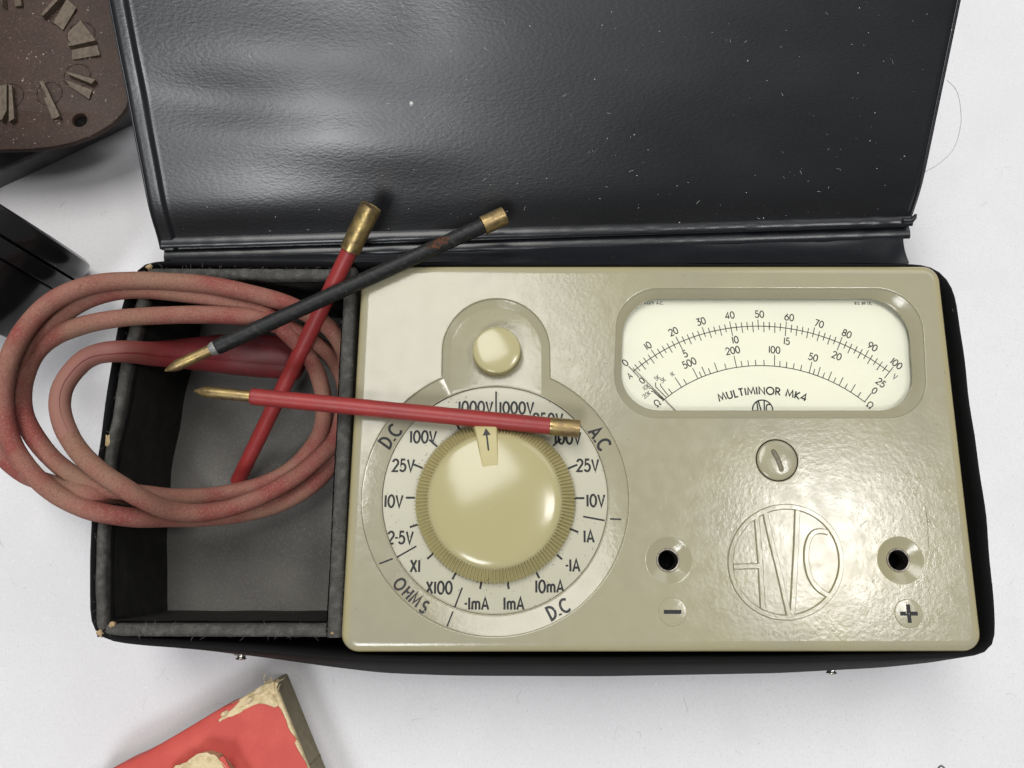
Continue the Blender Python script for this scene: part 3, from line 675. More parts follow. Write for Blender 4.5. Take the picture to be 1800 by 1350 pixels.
oh += [(c4(*p), L) for p, L in (((1545,838),'s'), ((1460,842),'s'), ((1385,845),'s'), ((1318,850),'s'), ((1260,855),'l'), ((1155,878),'s'), ((1063,898),'m'), ((992,920),'s'), ((940,935),'m'), ((900,955),'s'), ((860,968),'l'), ((745,1030),'s'), ((690,1058),'l'), ((590,1118),'s'))]
for (x, y), L in oh:
    a = angof(x, y)[0]; line3(mb, pol(R2, a), pol(R2+{'l':62, 'm':50, 's':31}[L]*k3, a), LW)
for chain in (((555,1145),(478,1048),(475,1022)), ((535,1165),(425,1055),(425,1012)), ((512,1192),(380,1070),(355,1070)), ((497,1190),(400,1105),(378,1100))):
    P = [q3(*c4(*p)) for p in chain]
    for a, b in zip(P, P[1:]): line3(mb, a, b, LW)
mb.build('scale_lines', inkfine, card, 0, weld=False)
def num(s, x, y, h=36, rot=None, wd=.16, gap=.16, sq=.95):
    c = q3(x, y); a = math.atan2(c.x-SC.x, c.y-SC.y); ang = -math.degrees(a) if rot is None else rot
    lettering(MB(), s, c, h*k3, ang, wd, sq, gap).build('scale_numeral', inkfine, card, 0, weld=False)
for s, x, y in (('0',117,503), ('10',236,412), ('20',371,338), ('30',517,285), ('40',668,253), ('50',825,247), ('60',982,263), ('70',1140,297), ('80',1286,350), ('90',1422,418), ('100',1548,508),
                ('5',433,455), ('10',697,382), ('15',969,389), ('20',1233,466), ('25',1466,608), ('500',455,504), ('200',684,438), ('100',904,435), ('50',1109,474)): num(s, x, y)
num('0',205,597,32); num('0',1432,650,34)
num('A',141,572,30,33,.15); num('V',1540,577,30,-38,.15); num('Q',286,716,36,40,.15); num('Q',1408,726,36,-42,.15)
for s, x, y in (('10K',228,630), ('20K',230,671), ('5K',285,582), ('3K',316,594), ('1K',366,562)): num(s, x, y, 22, 38, .13)
# arched name
mb = MB(); s = 'MULTIMINOR MK4'; W = [GL[c][0]*1.2+.2 for c in s]; tot = sum(W); h = 38*k3; rr = angof(840,650)[1]; u = 0
am = angof(838,650)[0]
for c_, wd in zip(s, W):
    a = am+((u+wd/2-tot/2)*h)/rr; u += wd; lettering(mb, c_, pol(rr, a), h, -math.degrees(a), .2, 1.16)
mb.build('scale_lettering', inkfine, card, 0, weld=False)
mb = MB(); lettering(mb, 'KQ/V A.C.', q3(268,187), 17*k3, -1, .17, 1.0, .2); mb.build('scale_lettering', inkfine, card, 0, weld=False)
mb = MB(); lettering(mb, 'B.S. 89 17L', q3(1372,190), 14*k3, -1, .2, 1.0, .22); mb.build('scale_lettering', inkfine, card, 0, weld=False)
# monogram strokes shared by the printed badge and the raised emblem (crop pixels)
def mono():
    C = (714, 677, 266)
    L = [[(C[0]+C[2]*math.cos(a*2*PI/72), C[1]+C[2]*math.sin(a*2*PI/72)) for a in range(73)]]
    L.append([(572,452),(585,600),(592,700),(603,895)])
    L.append([(462,699),(592,695)])
    L.append([(614,440),(640,560),(675,700),(712,862),(730,938)])
    L.append([(768,430),(764,560),(757,700),(748,860),(742,938)])
    L.append([(915,535),(885,528),(853,532),(830,555),(815,600),(811,655),(818,710),(833,757),(858,795),(885,818),(916,836)])
    return L
mb = MB(); lc = q3(842,752); sc_ = 52/266*k3
for st in mono():
    _k[0] = (_k[0]+1) % 7; zz = ZI+_k[0]*.002
    ribbon(mb, [((x-714)*sc_+lc.x, -(y-677)*sc_+lc.y) for x, y in st], .34, lambda p: Vector((p.x, p.y, zz)))
mb.build('scale_emblem', inkfine, card, 0, weld=False)
# needle
a, b = q3(*c4(190,862), ZS+.35), q3(*c4(655,1325), ZS+.35); mb = MB()
d = (b-a).normalized(); n_ = Vector((-d.y, d.x, 0))*.045
mb.loft([[a-n_, a+n_, a+n_+Vector((0,0,.2)), a-n_+Vector((0,0,.2))], [b-n_*1.5, b+n_*1.5, b+n_*1.5+Vector((0,0,.2)), b-n_*1.5+Vector((0,0,.2))]], True, True, True)
mb.build('needle', needlem, met, 0)
mb = MB(); mb.fill([inset(wi, -.05, ZW-.35)]); mb.build('window_pane', glassm, met, 0)
# casing between window and scale card, gap shadow put into its near-black colour
mb = MB(); big = inset(wi, -2.2, ZS+.02); mb.loft([inset(wi, -.35, ZW-.6), big]); mb.build('window_surround', dark, met, 30)
# zero adjusting screw
mb = MB(); c = scr; r_ = SR-.22
mb.loft([circle(c, r, z, 56) for z, r in ((ZP-2, r_), (ZP-.1, r_), (ZP+.12, r_-.15), (ZP+.28, r_-.5), (ZP+.42, r_-1.4), (ZP+.52, r_-2.8), (ZP+.56, .3))], True, True, True)
zs = mb.build('zero_screw', enamel, met, 40)
mb = MB(); a, b = at(1358.5,792,ZP+.5), at(1374,827,ZP+.5); a.z = b.z = ZP+.5; mm_ = a.lerp(b, .5)+Vector((.22,.1,0)); a.z = b.z = ZP+.47; mm_.z = ZP+.5
P = spline([a+(a-b)*.06, mm_, b+(b-a)*.06], .15); n_ = len(P); mb.tube(P, [.66*math.sqrt(max(.02, 1-abs(2*i/(n_-1)-1)**8)) for i in range(n_)], 12, True, .4); mb.build('slot', slotm, zs, 60)
mb = MB(); mb.loft([circle(scr, SR+.0, ZP-.16, 48), circle(scr, r_+.0, ZP-.2, 48)]); mb.build('groove', dark, zs, 0)  # near-black ring, painted shade of the gap around the screw
# sockets
mb = MB(); mb.revolve(so1+Vector((0,0,-9)), (0,0,1), [(9-1.2,2.74),(9-1.02,2.68),(9-.98,2.5),(9-1.1,2.3),(9-2.0,2.22),(9-3.2,2.2),(1,2.2)], 36, False, False)
k1 = mb.build('socket', steel, met, 45)
mb = MB(); mb.revolve(so1+Vector((0,0,-9)), (0,0,1), [(4,2.19),(1,2.19),(.9,.1)], 28, False, True); mb.build('bore', dark, k1, 0)
dup(k1, met, so2-so1)
# polarity discs
pm = at(1182,1075.5,ZP); pp = at(1597,1078.5,ZP); PR = 24.8/ppm(pm)
for c, plus in ((pm, False), (pp, True)):
    mb = MB(); mb.loft([circle(c, r, z, 48) for z, r in ((ZP-.3, PR), (ZP+.04, PR), (ZP+.13, PR-.12), (ZP+.16, PR-.4))], True, False, True); o = mb.build('polarity_disc', enamel, met, 30)
    mb = MB(); L = 15.5/ppm(c); h = 3.4/ppm(c); cz = ZP+.2
    mb.add([(c.x-L,c.y-h,cz),(c.x+L,c.y-h,cz),(c.x+L,c.y+h,cz),(c.x-L,c.y+h,cz)], [(0,1,2,3)])
    if plus: mb.add([(c.x-h,c.y-L,cz+.01),(c.x+h,c.y-L,cz+.01),(c.x+h,c.y+L,cz+.01),(c.x-h,c.y+L,cz+.01)], [(0,1,2,3)])
    mb.build('plus_sign' if plus else 'minus_sign', ink, o, 0, weld=False)
# raised emblem
def ridge(mb, pts, wd, h, zb):
    P = [Vector(p) for p in pts]; n = len(P); closed = (P[0]-P[-1]).length < 1e-5; rings = []
    for i in range(n):
        a = P[i-1] if i > 0 else (P[-2] if closed else P[0]); b = P[i+1] if i < n-1 else (P[1] if closed else P[-1])
        tt = (b-a).normalized(); nn = Vector((-tt.y, tt.x))
        rings.append([Vector((P[i].x+nn.x*u, P[i].y+nn.y*u, zb+z)) for u, z in ((-wd/2-.1, -.15), (-wd/2+.02, h*.75), (-wd/2+.16, h), (wd/2-.16, h), (wd/2-.02, h*.75), (wd/2+.1, -.15))])
    mb.loft(rings, False, not closed, not closed)
mb = MB()
for i, st in enumerate(mono()):
    pts = [at(1120+x/2.7273, 740+y/2.7273, ZP+.3).xy for x, y in st]
    if i in (5, 1, 3, 4): pts = [p.xy for p in spline([Vector((p.x, p.y, 0)) for p in pts], 1)]
    ridge(mb, pts, 1.2, .5+.015*i, ZP)
mb.build('emblem', enamel, met, 40)
mb = MB(); c = at(1391,1113,ZP); lettering(mb, 'REGD TRADE MARK', c, 8.2/ppm(c), 0, .2, 1.05, .28, .06); 
mb2 = MB()
bv = len(mb.v); mb.v += [v-Vector((0,0,.13)) for v in mb.v]; ff = list(mb.f)
for f in ff:
    for i in range(4): mb.f.append((f[i], f[(i+1) % 4], f[(i+1) % 4]+bv, f[i]+bv))
mb.build('embossed_lettering', enamel, met, 0, weld=False)

mb = MB()
def squiggle(mb, x, y, z, L, wd):
    c = at(x, y, z); a = random.uniform(0, 2*PI); P = []
    for k in range(6): a += random.uniform(-.7, .7); P.append((c.x, c.y)); c = c+Vector((math.cos(a), math.sin(a), 0))*L/5
    _k[0] = (_k[0]+1) % 7; zz = z+.02+_k[0]*.002
    ribbon(mb, P, wd, lambda p: Vector((p.x, p.y, zz)))
for k in range(70):
    x, y = random.uniform(625, 1690), random.uniform(480, 1135)
    if (x-870)**2+(y-882)**2 < 246**2 or (770 < x < 975 and 515 < y < 700) or (1070 < x < 1640 and 495 < y < 745) or min((x-a)**2+(y-b)**2 for a, b in ((1176,985),(1583,985),(1366,809),(1182,1075),(1597,1078))) < 50**2 or (x-1382)**2+(y-988)**2 < 108**2: continue
    squiggle(mb, x, y, ZP, random.uniform(.2, 1.3), random.uniform(.04, .1))
for x0, y0, x1, y1 in ((1627,890,1631,925), (1631,930,1632,962), (1300,903,1306,905), (1512,925,1524,915)): line3(mb, at(x0, y0, ZP+.02), at(x1, y1, ZP+.02), .1)
tag(mb.build('scuff_marks', scuffm, met, 0, weld=False), kind='stuff')
mb = MB()
for k in range(110):
    a = random.uniform(0, 2*PI); rad = random.choice((random.uniform(145, 198), random.uniform(188, 201), random.uniform(142, 150))); squiggle(mb, 871+rad*math.cos(a), 882+rad*math.sin(a), ZD+.02, random.uniform(.1, .6), random.uniform(.05, .14))
for k in range(24): squiggle(mb, 873+random.uniform(-70, 70), 600+random.uniform(-55, 70), ZB+.0, random.uniform(.1, .5), .07)
tag(mb.build('dial_dirt', scuffm, met, 0, weld=False), kind='stuff')

# ================================================================== test prods
def prod(name, label, tip, end, ft, fs, r, gripm, capm, lower=True, group='test prods', rc=2.1, joint=True):
    t_, e_ = at(*tip), at(*end); d = e_-t_; L = d.length; ax = d.normalized(); base = Vector((min(t_.x, e_.x), min(t_.y, e_.y), 0))
    root = empty(name, (t_+e_)/2, label, 'test prod', group)
    a, b = ft*L, fs*L
    if lower:
        mb = MB(); mb.revolve(t_, ax, [(0,.15),(.35,.4),(2.4,1.2),(3.1,1.36),(a*.5,1.4),(a-.4,1.38),(a+.3,1.38)], 20); mb.build('tip', brass, root, 40)
        if joint: mb = MB(); mb.revolve(t_, ax, [(a-1.5,1.42),(a-1.0,1.6),(a-.5,1.75),(a+.25,r-.15)], 18, True, False); mb.build('solder_joint', solder, root, 50)
    mb = MB(); n = 60; prof = [(a, r-.45), (a+.05, r-.1), (a+.3, r)]+[(a+.5+(b-a-1)*k/n, r*(1+.008*math.sin(k*1.7)+.006*math.sin(k*.61))) for k in range(n+1)]+[(b-.3, r), (b-.05, r-.08), (b, r-.4)]
    mb.revolve(t_, ax, prof, 20); mb.build('sleeve', gripm, root, 50)
    mb = MB()
    mb.revolve(t_, ax, [(b-.6,rc-.3),(b-.5,rc),(b+.3,rc+.02),(b+.6,rc-.02),(L-.4,rc),(L-.1,rc-.08),(L,rc-.3),(L-.02,rc-.75),(L-.12,rc-.85),(L-.12,.2)], 24); mb.build('end_ferrule', capm, root, 40)
    return root, t_, ax, L
_bp = prod('test_prod', 'black test prod with brass tip and brass end crossing above the red prod', (290,652,40.4), (888,379,40.6), .145, .938, 1.92, blackgrip, brass, rc=2.38)
_rt, _o, _ax, _L = _bp
mb = MB(); u_ = _ax.cross(Vector((0,0,1))).normalized(); v_ = u_.cross(_ax); rows = []
for i in range(13):
    tt = .765*_L+i*.5; hw = math.radians(38)*math.sqrt(max(.02, 1-((i-6)/6.5)**2))*random.uniform(.75, 1.15); mid = math.radians(95+10*math.sin(i))
    rows.append([_o+_ax*tt+(u_*math.cos(mid+hw*k/4)+v_*math.sin(mid+hw*k/4))*1.965 for k in range(-4, 5)])
mb.loft(rows, False); mb.build('rust_stain', rustm, _rt, 60)
prod('test_prod', 'red test prod lying across the top of the large selector knob', (341,687,40.3), (1019,754,42.2), .152, .93, 2.02, redgrip, brass, rc=2.15, joint=False)
rt, t_, ax, L = prod('test_prod', 'red test prod slanting down into the cardboard compartment under the black prod', (417,848,5.6), (653,362,47.6), .0, .865, 2.05, redgrip, brass, False, rc=2.6)
mb = MB(); mb.revolve(t_-ax*1.6, ax, [(0,.5),(.6,1.1),(1.8,1.3)], 14); mb.build('solder_joint', solder, rt, 50)
# rust stain band on the black prod is left to the worn sleeve

# ================================================================== coiled lead
lead = empty('coiled_test_lead', (-130, 0, 30), 'coiled dusty red rubber lead with flared shroud, hanging over the left edge of the case', 'cable')
def c7(pts): return [at(x/2.8125, 440+y/2.8125, z) for x, y, z in pts]
path = [(300,820,40.3),(330,900,40.5),(400,1005,41),(500,1098,41.5),(610,1172,40.5),(720,1237,37),(850,1287,31),(1000,1297,26),(1150,1270,22),(1300,1212,19),(1450,1128,17),(1560,1040,17),(1650,950,17),
        (1690,850,18),(1715,700,20),(1715,570,22),(1690,470,25),(1610,368,29),(1450,278,33),(1330,236,35),(1200,203,37),(1040,172,38.5),(870,157,39),(680,150,39.5),(500,162,41),(350,205,42.5),(230,275,43),(130,382,43),(62,500,43),(22,630,42),(16,760,40.5),(40,900,39.5),(90,1012,39),(170,1115,38.8),(275,1203,38.7),(400,1268,38.6),(520,1302,37.5),(680,1322,33),(850,1322,25.5),(1000,1322,20),(1180,1305,16),(1350,1265,13),(1480,1205,12),(1590,1120,12),(1650,1030,12),
        (1690,900,13),(1712,760,14),(1700,640,16.5),(1640,530,20),(1555,458,24),(1450,398,28),(1300,345,33),(1180,326,35),(1000,318,36.5),(800,322,37.5),(600,335,38.6),(420,368,37.5),(270,425,36.5),(175,505,36),(125,610,35.5),(105,710,35),(112,800,35),(150,890,35),(230,1000,35.5),(330,1090,36.2),(450,1152,37),(560,1184,36.2),(700,1205,31),(900,1222,24),(1100,1207,19),(1300,1158,15.5),(1440,1083,14),(1540,980,14),(1592,880,15),(1602,760,17),(1582,650,20),(1545,560,23),(1480,470,26.5),(1400,390,30),(1320,312,32),(1200,272,33.5),(1050,237,35.5),(850,205,36.5),(640,195,37.2),(450,235,38),(300,322,38),(190,415,38),(115,520,37.5),(60,650,35),(-25,740,31),(-55,830,29),(-30,935,27.5),(35,1035,27.5),(135,1110,29.5),(250,1155,33),(350,1178,36.2)]
path += [(470,1205,37.5),(560,1215,32.5),(640,1225,26),(760,1232,17),(900,1240,9),(1000,1235,6)]
P = spline(c7(path), 1.3)
mb = MB(); mb.tube(P, [2.30+.06*math.sin(i*.11)+.03*math.sin(i*.31)+.02*math.sin(i*.83) for i in range(len(P))], 14); cab = mb.build('cable', rubber, lead, 80)
sp = c7([(1500,545,14.5),(1480,540,15),(1400,530,16),(1300,523,17.5),(1100,512,21),(900,512,27),(760,512,32.5),(660,503,37.5),(570,500,41),(490,510,41.2),(425,538,40.95),(375,582,40.85),(330,640,40.65),(303,700,40.45),(296,780,40.3),(316,860,40.4),(345,925,40.6)])
P = spline(sp, 1.3); n = len(P); rr = lerpl([5.6,5.9,6.0,6.0,5.8,5.3,4.6,4.0,3.4,3.0,2.75,2.55,2.46,2.42,2.4,2.38,2.36], n); fl_ = lerpl([.72]*8+[.8,.9,1.0,1.0,1.0,1.0,1.0,1.0,1.0], n)
mb = MB(); mb.tube(P, rr, 24, True, fl_); sh = mb.build('shroud', shroudm, lead, 80)
at_ = sh.data.attributes.new('wear', 'FLOAT', 'POINT'); at_.data.foreach_set('value', [min(1, max(0, (i//24/(n-1)-.5)/.4)) for i in range(len(sh.data.vertices))])
mb = MB(); top = []
for i, p in enumerate(P):
    tt = (P[min(i+1, n-1)]-P[max(i-1, 0)]).normalized(); u = tt.cross(Vector((0,0,1))).normalized(); v = u.cross(tt); a = math.radians(62)
    top.append(p - u*(rr[i]*math.cos(a))*-1*(-1) + v*(rr[i]*fl_[i]*math.sin(a)))
mb.tube(top, [.26*min(1, 1.25*(1-i/(n-1))+.12) for i in range(n)], 6); mb.build('moulding_seam', shroudm, sh, 60)

# ================================================================== brown phenolic board at the back left
zb = 20.0
ph = empty('switch_board', at(60, 120, 0), 'brown phenolic board with tarnished contact strips and a round hole at the back left', 'circuit board')
pts = [(-160,-130),(158,-130),(182,-40),(199,40),(217,125),(223,160),(225,178),(219,194),(198,216),(165,236),(128,250),(90,258),(50,262),(0,263),(-160,262)]
out = [at(x, y, zb) for x, y in pts][::-1]
out = out if sum((out[i-1].x*out[i].y-out[i].x*out[i-1].y) for i in range(len(out))) > 0 else out[::-1]
hc = at(140, 211, zb); HR = 12.3/ppm(hc)
lo = dense(out, 120); mb = MB()
mb.fill([inset(lo, .35, zb), circle(hc, HR+.25, zb, 28)]); mb.loft([inset(lo, .35, zb), inset(lo, .08, zb-.12), atz(lo, zb-.4), atz(lo, zb-1.7)], True, False, True)
mb.loft([circle(hc, HR+.25, zb, 28), circle(hc, HR, zb-.3, 28), circle(hc, HR, zb-1.68, 28)])
pl = mb.build('board', phenolic, ph, 40)
mb = MB(); mb.loft([circle(hc, HR-.02, zb-1.5, 28), circle(hc, .2, zb-1.55, 28)]); mb.build('hole_shade', dark, ph, 0)  # near-black disc, painted shade down the hole
def slab(quad, z0, z1, thick, name='contact_strip'):
    """quad px (crop x4.5); first edge at z0, opposite edge at z1"""
    q = [at(x/4.5, y/4.5, zb) for x, y in quad]; zz = (z0, z0, z1, z1); mb = MB()
    tp = [Vector((p.x, p.y, zb+z)) for p, z in zip(q, zz)]
    e1 = (tp[1]-tp[0]); e2 = (tp[3]-tp[0]); nn = e1.cross(e2).normalized(); nn = nn if nn.z > 0 else -nn
    mb.loft([[p-nn*thick for p in tp], tp], True, True, True); return mb.build(name, tinned, ph, 0)
slab([(350,150),(372,158),(520,5),(495,-8)], 1.9, 2.1, 1.9)
slab([(430,185),(505,245),(615,75),(540,5)], .45, .8, .35)
slab([(530,270),(560,378),(770,335),(640,165)], .1, .3, .25)
slab([(555,362),(562,388),(775,345),(768,325)], 1.3, 1.5, 1.4)
slab([(572,402),(580,478),(802,447),(780,370)], .4, .8, .3)
slab([(545,590),(560,610),(745,686),(776,655)], 1.5, 1.6, 1.5)
slab([(530,640),(560,692),(712,792),(737,722)], .35, .6, .3)
slab([(335,670),(366,662),(498,940),(478,950)], 1.6, 1.6, 1.5)
slab([(352,780),(385,770),(470,935),(425,950)], .35, .6, .3)
slab([(45,700),(80,690),(82,900),(40,985)], 1.6, 1.8, 1.7)
slab([(95,690),(118,700),(140,960),(98,985)], 1.5, 1.6, 1.5)
slab([(-10,690),(20,680),(30,950),(-15,960)], .35, .6, .3)
slab([(118,-20),(130,62),(186,60),(176,-20)], .6, 1.0, .5)
slab([(20,-20),(40,75),(52,72),(44,-20)], 1.6, 1.8, 1.6)
# shallow round depressions' rims where strips pass through
for x, y, r in ((610,600,105), (390,740,100), (640,270,108), (75,760,108), (480,110,100)):
    c = at(x/4.5, y/4.5, zb); R_ = r/4.5/ppm(c); P = [Vector((c.x+R_*math.cos(a*PI/14), c.y+R_*math.sin(a*PI/14), zb+.02)) for a in range(29)]
    mb = MB(); mb.tube(P, [.2+.12*math.sin(a*1.9+x) for a in range(29)], 6, False); mb.build('eyelet_rim', phenolic, ph, 60)
mb = MB()
for k in range(260):
    if k % 2: x, y = random.uniform(0, 205), random.uniform(0, 250)
    else: bx_, by_ = random.choice(((115,118),(70,155),(28,60),(60,95),(125,140),(110,40),(20,170))); x, y = random.gauss(bx_, 14), random.gauss(by_, 12)
    if x > 150+y*.3 or y > 245: continue
    p = at(x, y, zb+.03); q = .06+.2*random.random()**3
    if k % 5: mb.add([p+Vector((q*math.cos(i*1.257), q*random.uniform(.6, 1.2)*math.sin(i*1.257), 0)) for i in range(5)]+[p+Vector((0, 0, q*.6))], [(i, (i+1) % 5, 5) for i in range(5)])
    else:
        a = random.uniform(0, 2*PI); d = Vector((math.cos(a), math.sin(a), .1)); L_ = random.uniform(.6, 2.4); b_ = Vector((-d.y, d.x, 0))*random.uniform(-.7, .7)
        mb.tube([p, p+d*L_*.5+b_*L_*.3, p+d*L_+b_*L_*.2], .035, 4, False)
tag(mb.build('board_dust', boarddust, ph, 0, weld=False), kind='stuff')
gp = empty('grey_base_plate', at(40, 240, 0), 'flat dark grey plate lying under the brown contact board', 'plate')
q = [at(x, y, 7) for x, y in ((-200,393),(0,300),(80,263),(229,190),(150,20),(-200,60))]
q = q if sum((q[i-1].x*q[i].y-q[i].x*q[i-1].y) for i in range(len(q))) > 0 else q[::-1]
mb = MB(); mb.loft([roundpoly(q, 1, 0.1, 3), roundpoly(q, 1, 6.4, 3), inset(roundpoly(q, 1, 7, 3), .5, 7.0)], True, True, True); mb.build('plate', greyplate, gp, 30)
mb = MB(); c = at(60, 150, 7); mb.revolve(Vector((c.x, c.y, 7.02)), (0,0,1), [(0,7),(11.2,7)], 28); mb.build('spacer', greyplate, gp, 40)

# ================================================================== black round container at the left edge
R1 = 27.0; sdir = Vector((.862, -.507, 0)); adir = Vector((.507, .862, 0))
sil = at(148.5, 453, R1)-sdir*2.4; endc = sil-sdir*R1; endc.z = R1
bx = empty('round_container', Vector((endc.x, endc.y, 0)), 'glossy black round container lying on its side at the left edge of the picture', 'container')
def drum(t0, t1, rad, name, ch=.7):
    mb = MB(); mb.revolve(endc-adir*t1, adir, [(0, rad-ch), (ch*.3, rad-ch*.3), (ch, rad), (t1-t0-ch, rad), (t1-t0-ch*.3, rad-ch*.3), (t1-t0, rad-ch)], 96); return mb.build(name, bakelite, bx, 40)
drum(0, 6.7, R1, 'lid', 2.0); drum(6.75, 11.2, R1-.5, 'collar', .35); drum(11.25, 28.5, R1-1.9, 'body', .8)

# ================================================================== red box and torn flap at the front
rb = empty('red_card_box', at(420, 1330, 0), 'red paper covered card box with torn corner on the table in front', 'box')
zr = 13.0
tc_ = [at(481,1196,zr), at(196,1362,zr), at(250,1560,zr), at(620,1530,zr)]
tc_ = [at(480,1194,zr), at(542,1349,zr), at(612,1524,zr), at(330,1640,zr), at(120,1405,zr), at(217,1350,zr)][::-1]
tc_ = tc_ if sum((tc_[i-1].x*tc_[i].y-tc_[i].x*tc_[i-1].y) for i in range(len(tc_))) > 0 else tc_[::-1]
Lr = roundpoly(tc_, .8, zr, 4); mb = MB()
mb.loft([inset(Lr, .25, .1), inset(Lr, .2, zr-1.0)], True, True, True); mb.build('board_core', greyboard, rb, 40)
# printed top sheet with a ragged torn edge near the corner; cream torn paper beneath
Lt = inset(Lr, .0, zr)
mb = MB(); mb.loft([inset(Lr, -.05, zr-1.1), inset(Lr, -.05, zr-.35), inset(Lr, .3, zr-.02), inset(Lr, .6, zr)], True, False, True); mb.build('torn_layer', torn, rb, 50)
def c3(x, y, z): return at(180+x/4.09, 1160+y/4.09, z)
edge = [(1262,332),(1235,345),(1200,330),(1160,318),(1125,315),(1085,328),(1050,345),(1015,362),(985,385),(950,398),(930,408),(905,412),(880,425),(860,432),(840,450),(825,428),(808,420)]
left = [(700,482),(600,542),(480,612),(350,690),(230,752),(120,800),(-100,920)]
right = [(300,2200),(1400,1750),(1760,1480),(1480,800),(1462,740),(1430,690),(1412,660),(1380,600),(1395,570),(1352,520),(1330,480),(1322,440),(1300,395),(1285,360)]
loop = [c3(x, y, zr+.22) for x, y in edge+left+right]
mb = MB(); lp = loop if sum((loop[i-1].x*loop[i].y-loop[i].x*loop[i-1].y) for i in range(len(loop))) > 0 else loop[::-1]
mb.fill([lp]); mb.loft([lp, [p-Vector((0,0,.3)) for p in lp]]); mb.build('printed_sheet', redcard, rb, 30)
# red paper still wrapped down the back left edge
lf = [(985,292),(940,330),(880,365),(808,416)]+left; mb = MB()
A_ = [c3(x, y, zr+.1) for x, y in lf]; WF = [.15,.45,.8]+[1]*20; d = (A_[-1]-A_[0]).normalized(); nn = Vector((-d.y, d.x, 0)); nn = nn if nn.y > 0 else -nn
mb.loft([[p-nn*w0*1.0+Vector((0,0,.2)) for p, w0 in zip(A_, WF)], [p+nn*.8*w0+Vector((0,0,.14)) for p, w0 in zip(A_, WF)], [p+nn*1.35*w0+Vector((0,0,-.5)) for p, w0 in zip(A_, WF)], [p+nn*1.45*w0+Vector((0,0,-10)) for p, w0 in zip(A_, WF)]], False); mb.build('wrapped_edge', redcard, rb, 60)
# peeled fibres and flakes at the corner
for k, (x, y, w_, h_, rot) in enumerate(((1150,205,14,3.2,30), (1200,150,7,2.4,10), (1215,265,9,2.6,-28), (1040,300,12,2.2,38), (1255,170,5,2.0,60), (880,382,8,1.8,35))):
    c = c3(x, y, zr+.3); mb = MB(); n = 9; a = math.radians(rot); Lh = w_/6
    P = [c+Vector((math.cos(a)*Lh*(i/8-.5)*2, math.sin(a)*Lh*(i/8-.5)*2, .5*math.sin(i*.8+k)+.25)) for i in range(n)]
    mb.tube(P, [.15+.5*math.sin(PI*i/8)*h_/3 for i in range(n)], 6, True, .35); mb.build('paper_flake', torn if k not in (1,) else greyboard, rb, 40)
mb = MB()
for k in range(12):
    p = c3(1220+random.uniform(-60,60), 145+random.uniform(-20,40), zr); a = random.uniform(0, 2*PI); d = Vector((math.cos(a), math.sin(a), .4)); L_ = random.uniform(.6, 2.2); bb = Vector((-d.y, d.x, 0))*random.uniform(-.5,.5)
    mb.tube([p, p+d*L_*.5+bb*L_*.3, p+d*L_+bb*L_-Vector((0,0,.4))], [.08,.07,.04], 4, False)
o = mb.build('torn_fibres', torn, rb, 0, weld=False); tag(o, kind='stuff')
tf = empty('torn_card_block', at(355, 1345, zr), 'torn cream cardboard corner lying on top of the red box', 'cardboard')
zq = zr+4.5
tp = [c3(512,777,zq), c3(600,730,zq), c3(650,690,zq), c3(742,668,zq), c3(790,690,zq), c3(812,688,zq), c3(905,777,zq), c3(1050,1000,zq), c3(700,1180,zq), c3(420,860,zq)]
tp = tp if sum((tp[i-1].x*tp[i].y-tp[i].x*tp[i-1].y) for i in range(len(tp))) > 0 else tp[::-1]
tp = dense(tp, 60); tp = [p+Vector((random.uniform(-.25,.25), random.uniform(-.25,.25), random.uniform(-.25,.35))) for p in tp]
mb = MB(); mb.loft([inset(tp, .5, zr+.3), inset(tp, .3, zr+2.5)], True, True, False); mb.loft([inset(tp, .3, zr+2.5), inset(tp, .1, zr+3.8), tp, [p+Vector((0,0,.1)) for p in inset(tp, .8, zq-.3)], [p for p in inset(tp, 1.8, zq-.8)]], True, False, True)
mb.build('block', torn, tf, 40)
q0 = [c3(838,705,zq+.25), c3(872,692,zq+.35), c3(915,777,zq+.2), c3(1050,985,zq+.2), c3(1010,1000,zq+.2), c3(880,790,zq+.2)]
mb = MB(); q0 = q0 if sum((q0[i-1].x*q0[i].y-q0[i].x*q0[i-1].y) for i in range(len(q0))) > 0 else q0[::-1]; mb.fill([q0]); mb.loft([q0, [p-Vector((0,0,.35)) for p in q0]]); mb.build('red_paper', redcard, tf, 20)

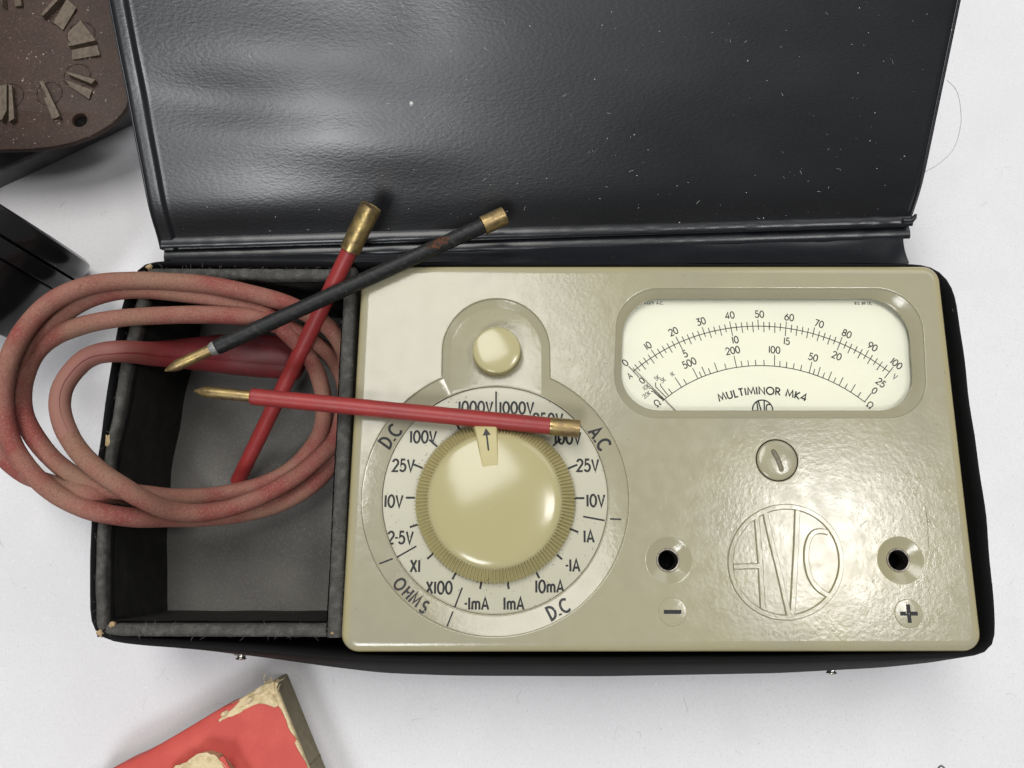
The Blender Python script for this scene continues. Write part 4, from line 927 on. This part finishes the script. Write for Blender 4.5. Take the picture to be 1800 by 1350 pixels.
# ================================================================== small stuff
def strand(name, pxs, z, r, m_, label, cat):
    P = spline([at(x, y, z) for x, y in pxs], 1); mb = MB(); mb.tube(P, r, 5); return tag(mb.build(name, m_, None, 60), label, cat)
strand('hair', [(1664,140),(1682,160),(1689,195),(1688,225),(1676,262),(1650,288),(1622,304)], .12, .05, hairm, 'single grey hair curved on the table right of the open lid', 'hair')
strand('wire_end', [(1664,1354),(1655,1346),(1649,1351)], .3, .15, ink, 'tiny dark wire end at the front right of the table', 'wire')
mb = MB()
for k in range(90):
    x, y = random.choice(((random.uniform(0, 1800), random.uniform(1185, 1350)), (random.uniform(1650, 1800), random.uniform(0, 1350)), (random.uniform(0, 260), random.uniform(280, 1200))))
    squiggle(mb, x, y, .03, random.choice((.3, .5, .8, 2.5, 4)), random.uniform(.05, .16))
tag(mb.build('table_scuffs', tscuff, None, 0, weld=False), 'faint grey scuffs and specks on the white table', 'scuffs', kind='stuff')
mb = MB()
for k in range(300):
    u, v = random.uniform(.03, .97), random.uniform(.05, 1.05)
    p = lidpt(u, v)+nrm*.06; r = .05+.11*random.random()**3
    if k % 3:
        n = 5; mb.add([p+un*(r*math.cos(i*2*PI/n))+nrm.cross(un)*(r*random.uniform(.6,1.2)*math.sin(i*2*PI/n)) for i in range(n)]+[p+nrm*r*.7], [(i, (i+1) % n, n) for i in range(n)])
    elif k % 2:
        a = random.uniform(0, 2*PI); d = un*math.cos(a)+nrm.cross(un)*math.sin(a); s_ = nrm.cross(d)*random.uniform(-.6,.6); L_ = random.uniform(.3, 1.2)
        mb.tube([p, p+d*L_*.5+s_*L_*.3, p+d*L_+s_*L_*random.uniform(.2,1)], .03, 3, False)
p = lidpt(.345, .60)+nrm*.1
mb.add([p+un*(.5*math.cos(i))+nrm.cross(un)*(.6*math.sin(i)) for i in range(6)]+[p+nrm*.3], [(i, (i+1) % 6, 6) for i in range(6)])
tag(mb.build('dust_specks', lintm, None, 0, weld=False), 'pale dust specks and lint on the open black lid', 'dust', kind='stuff')
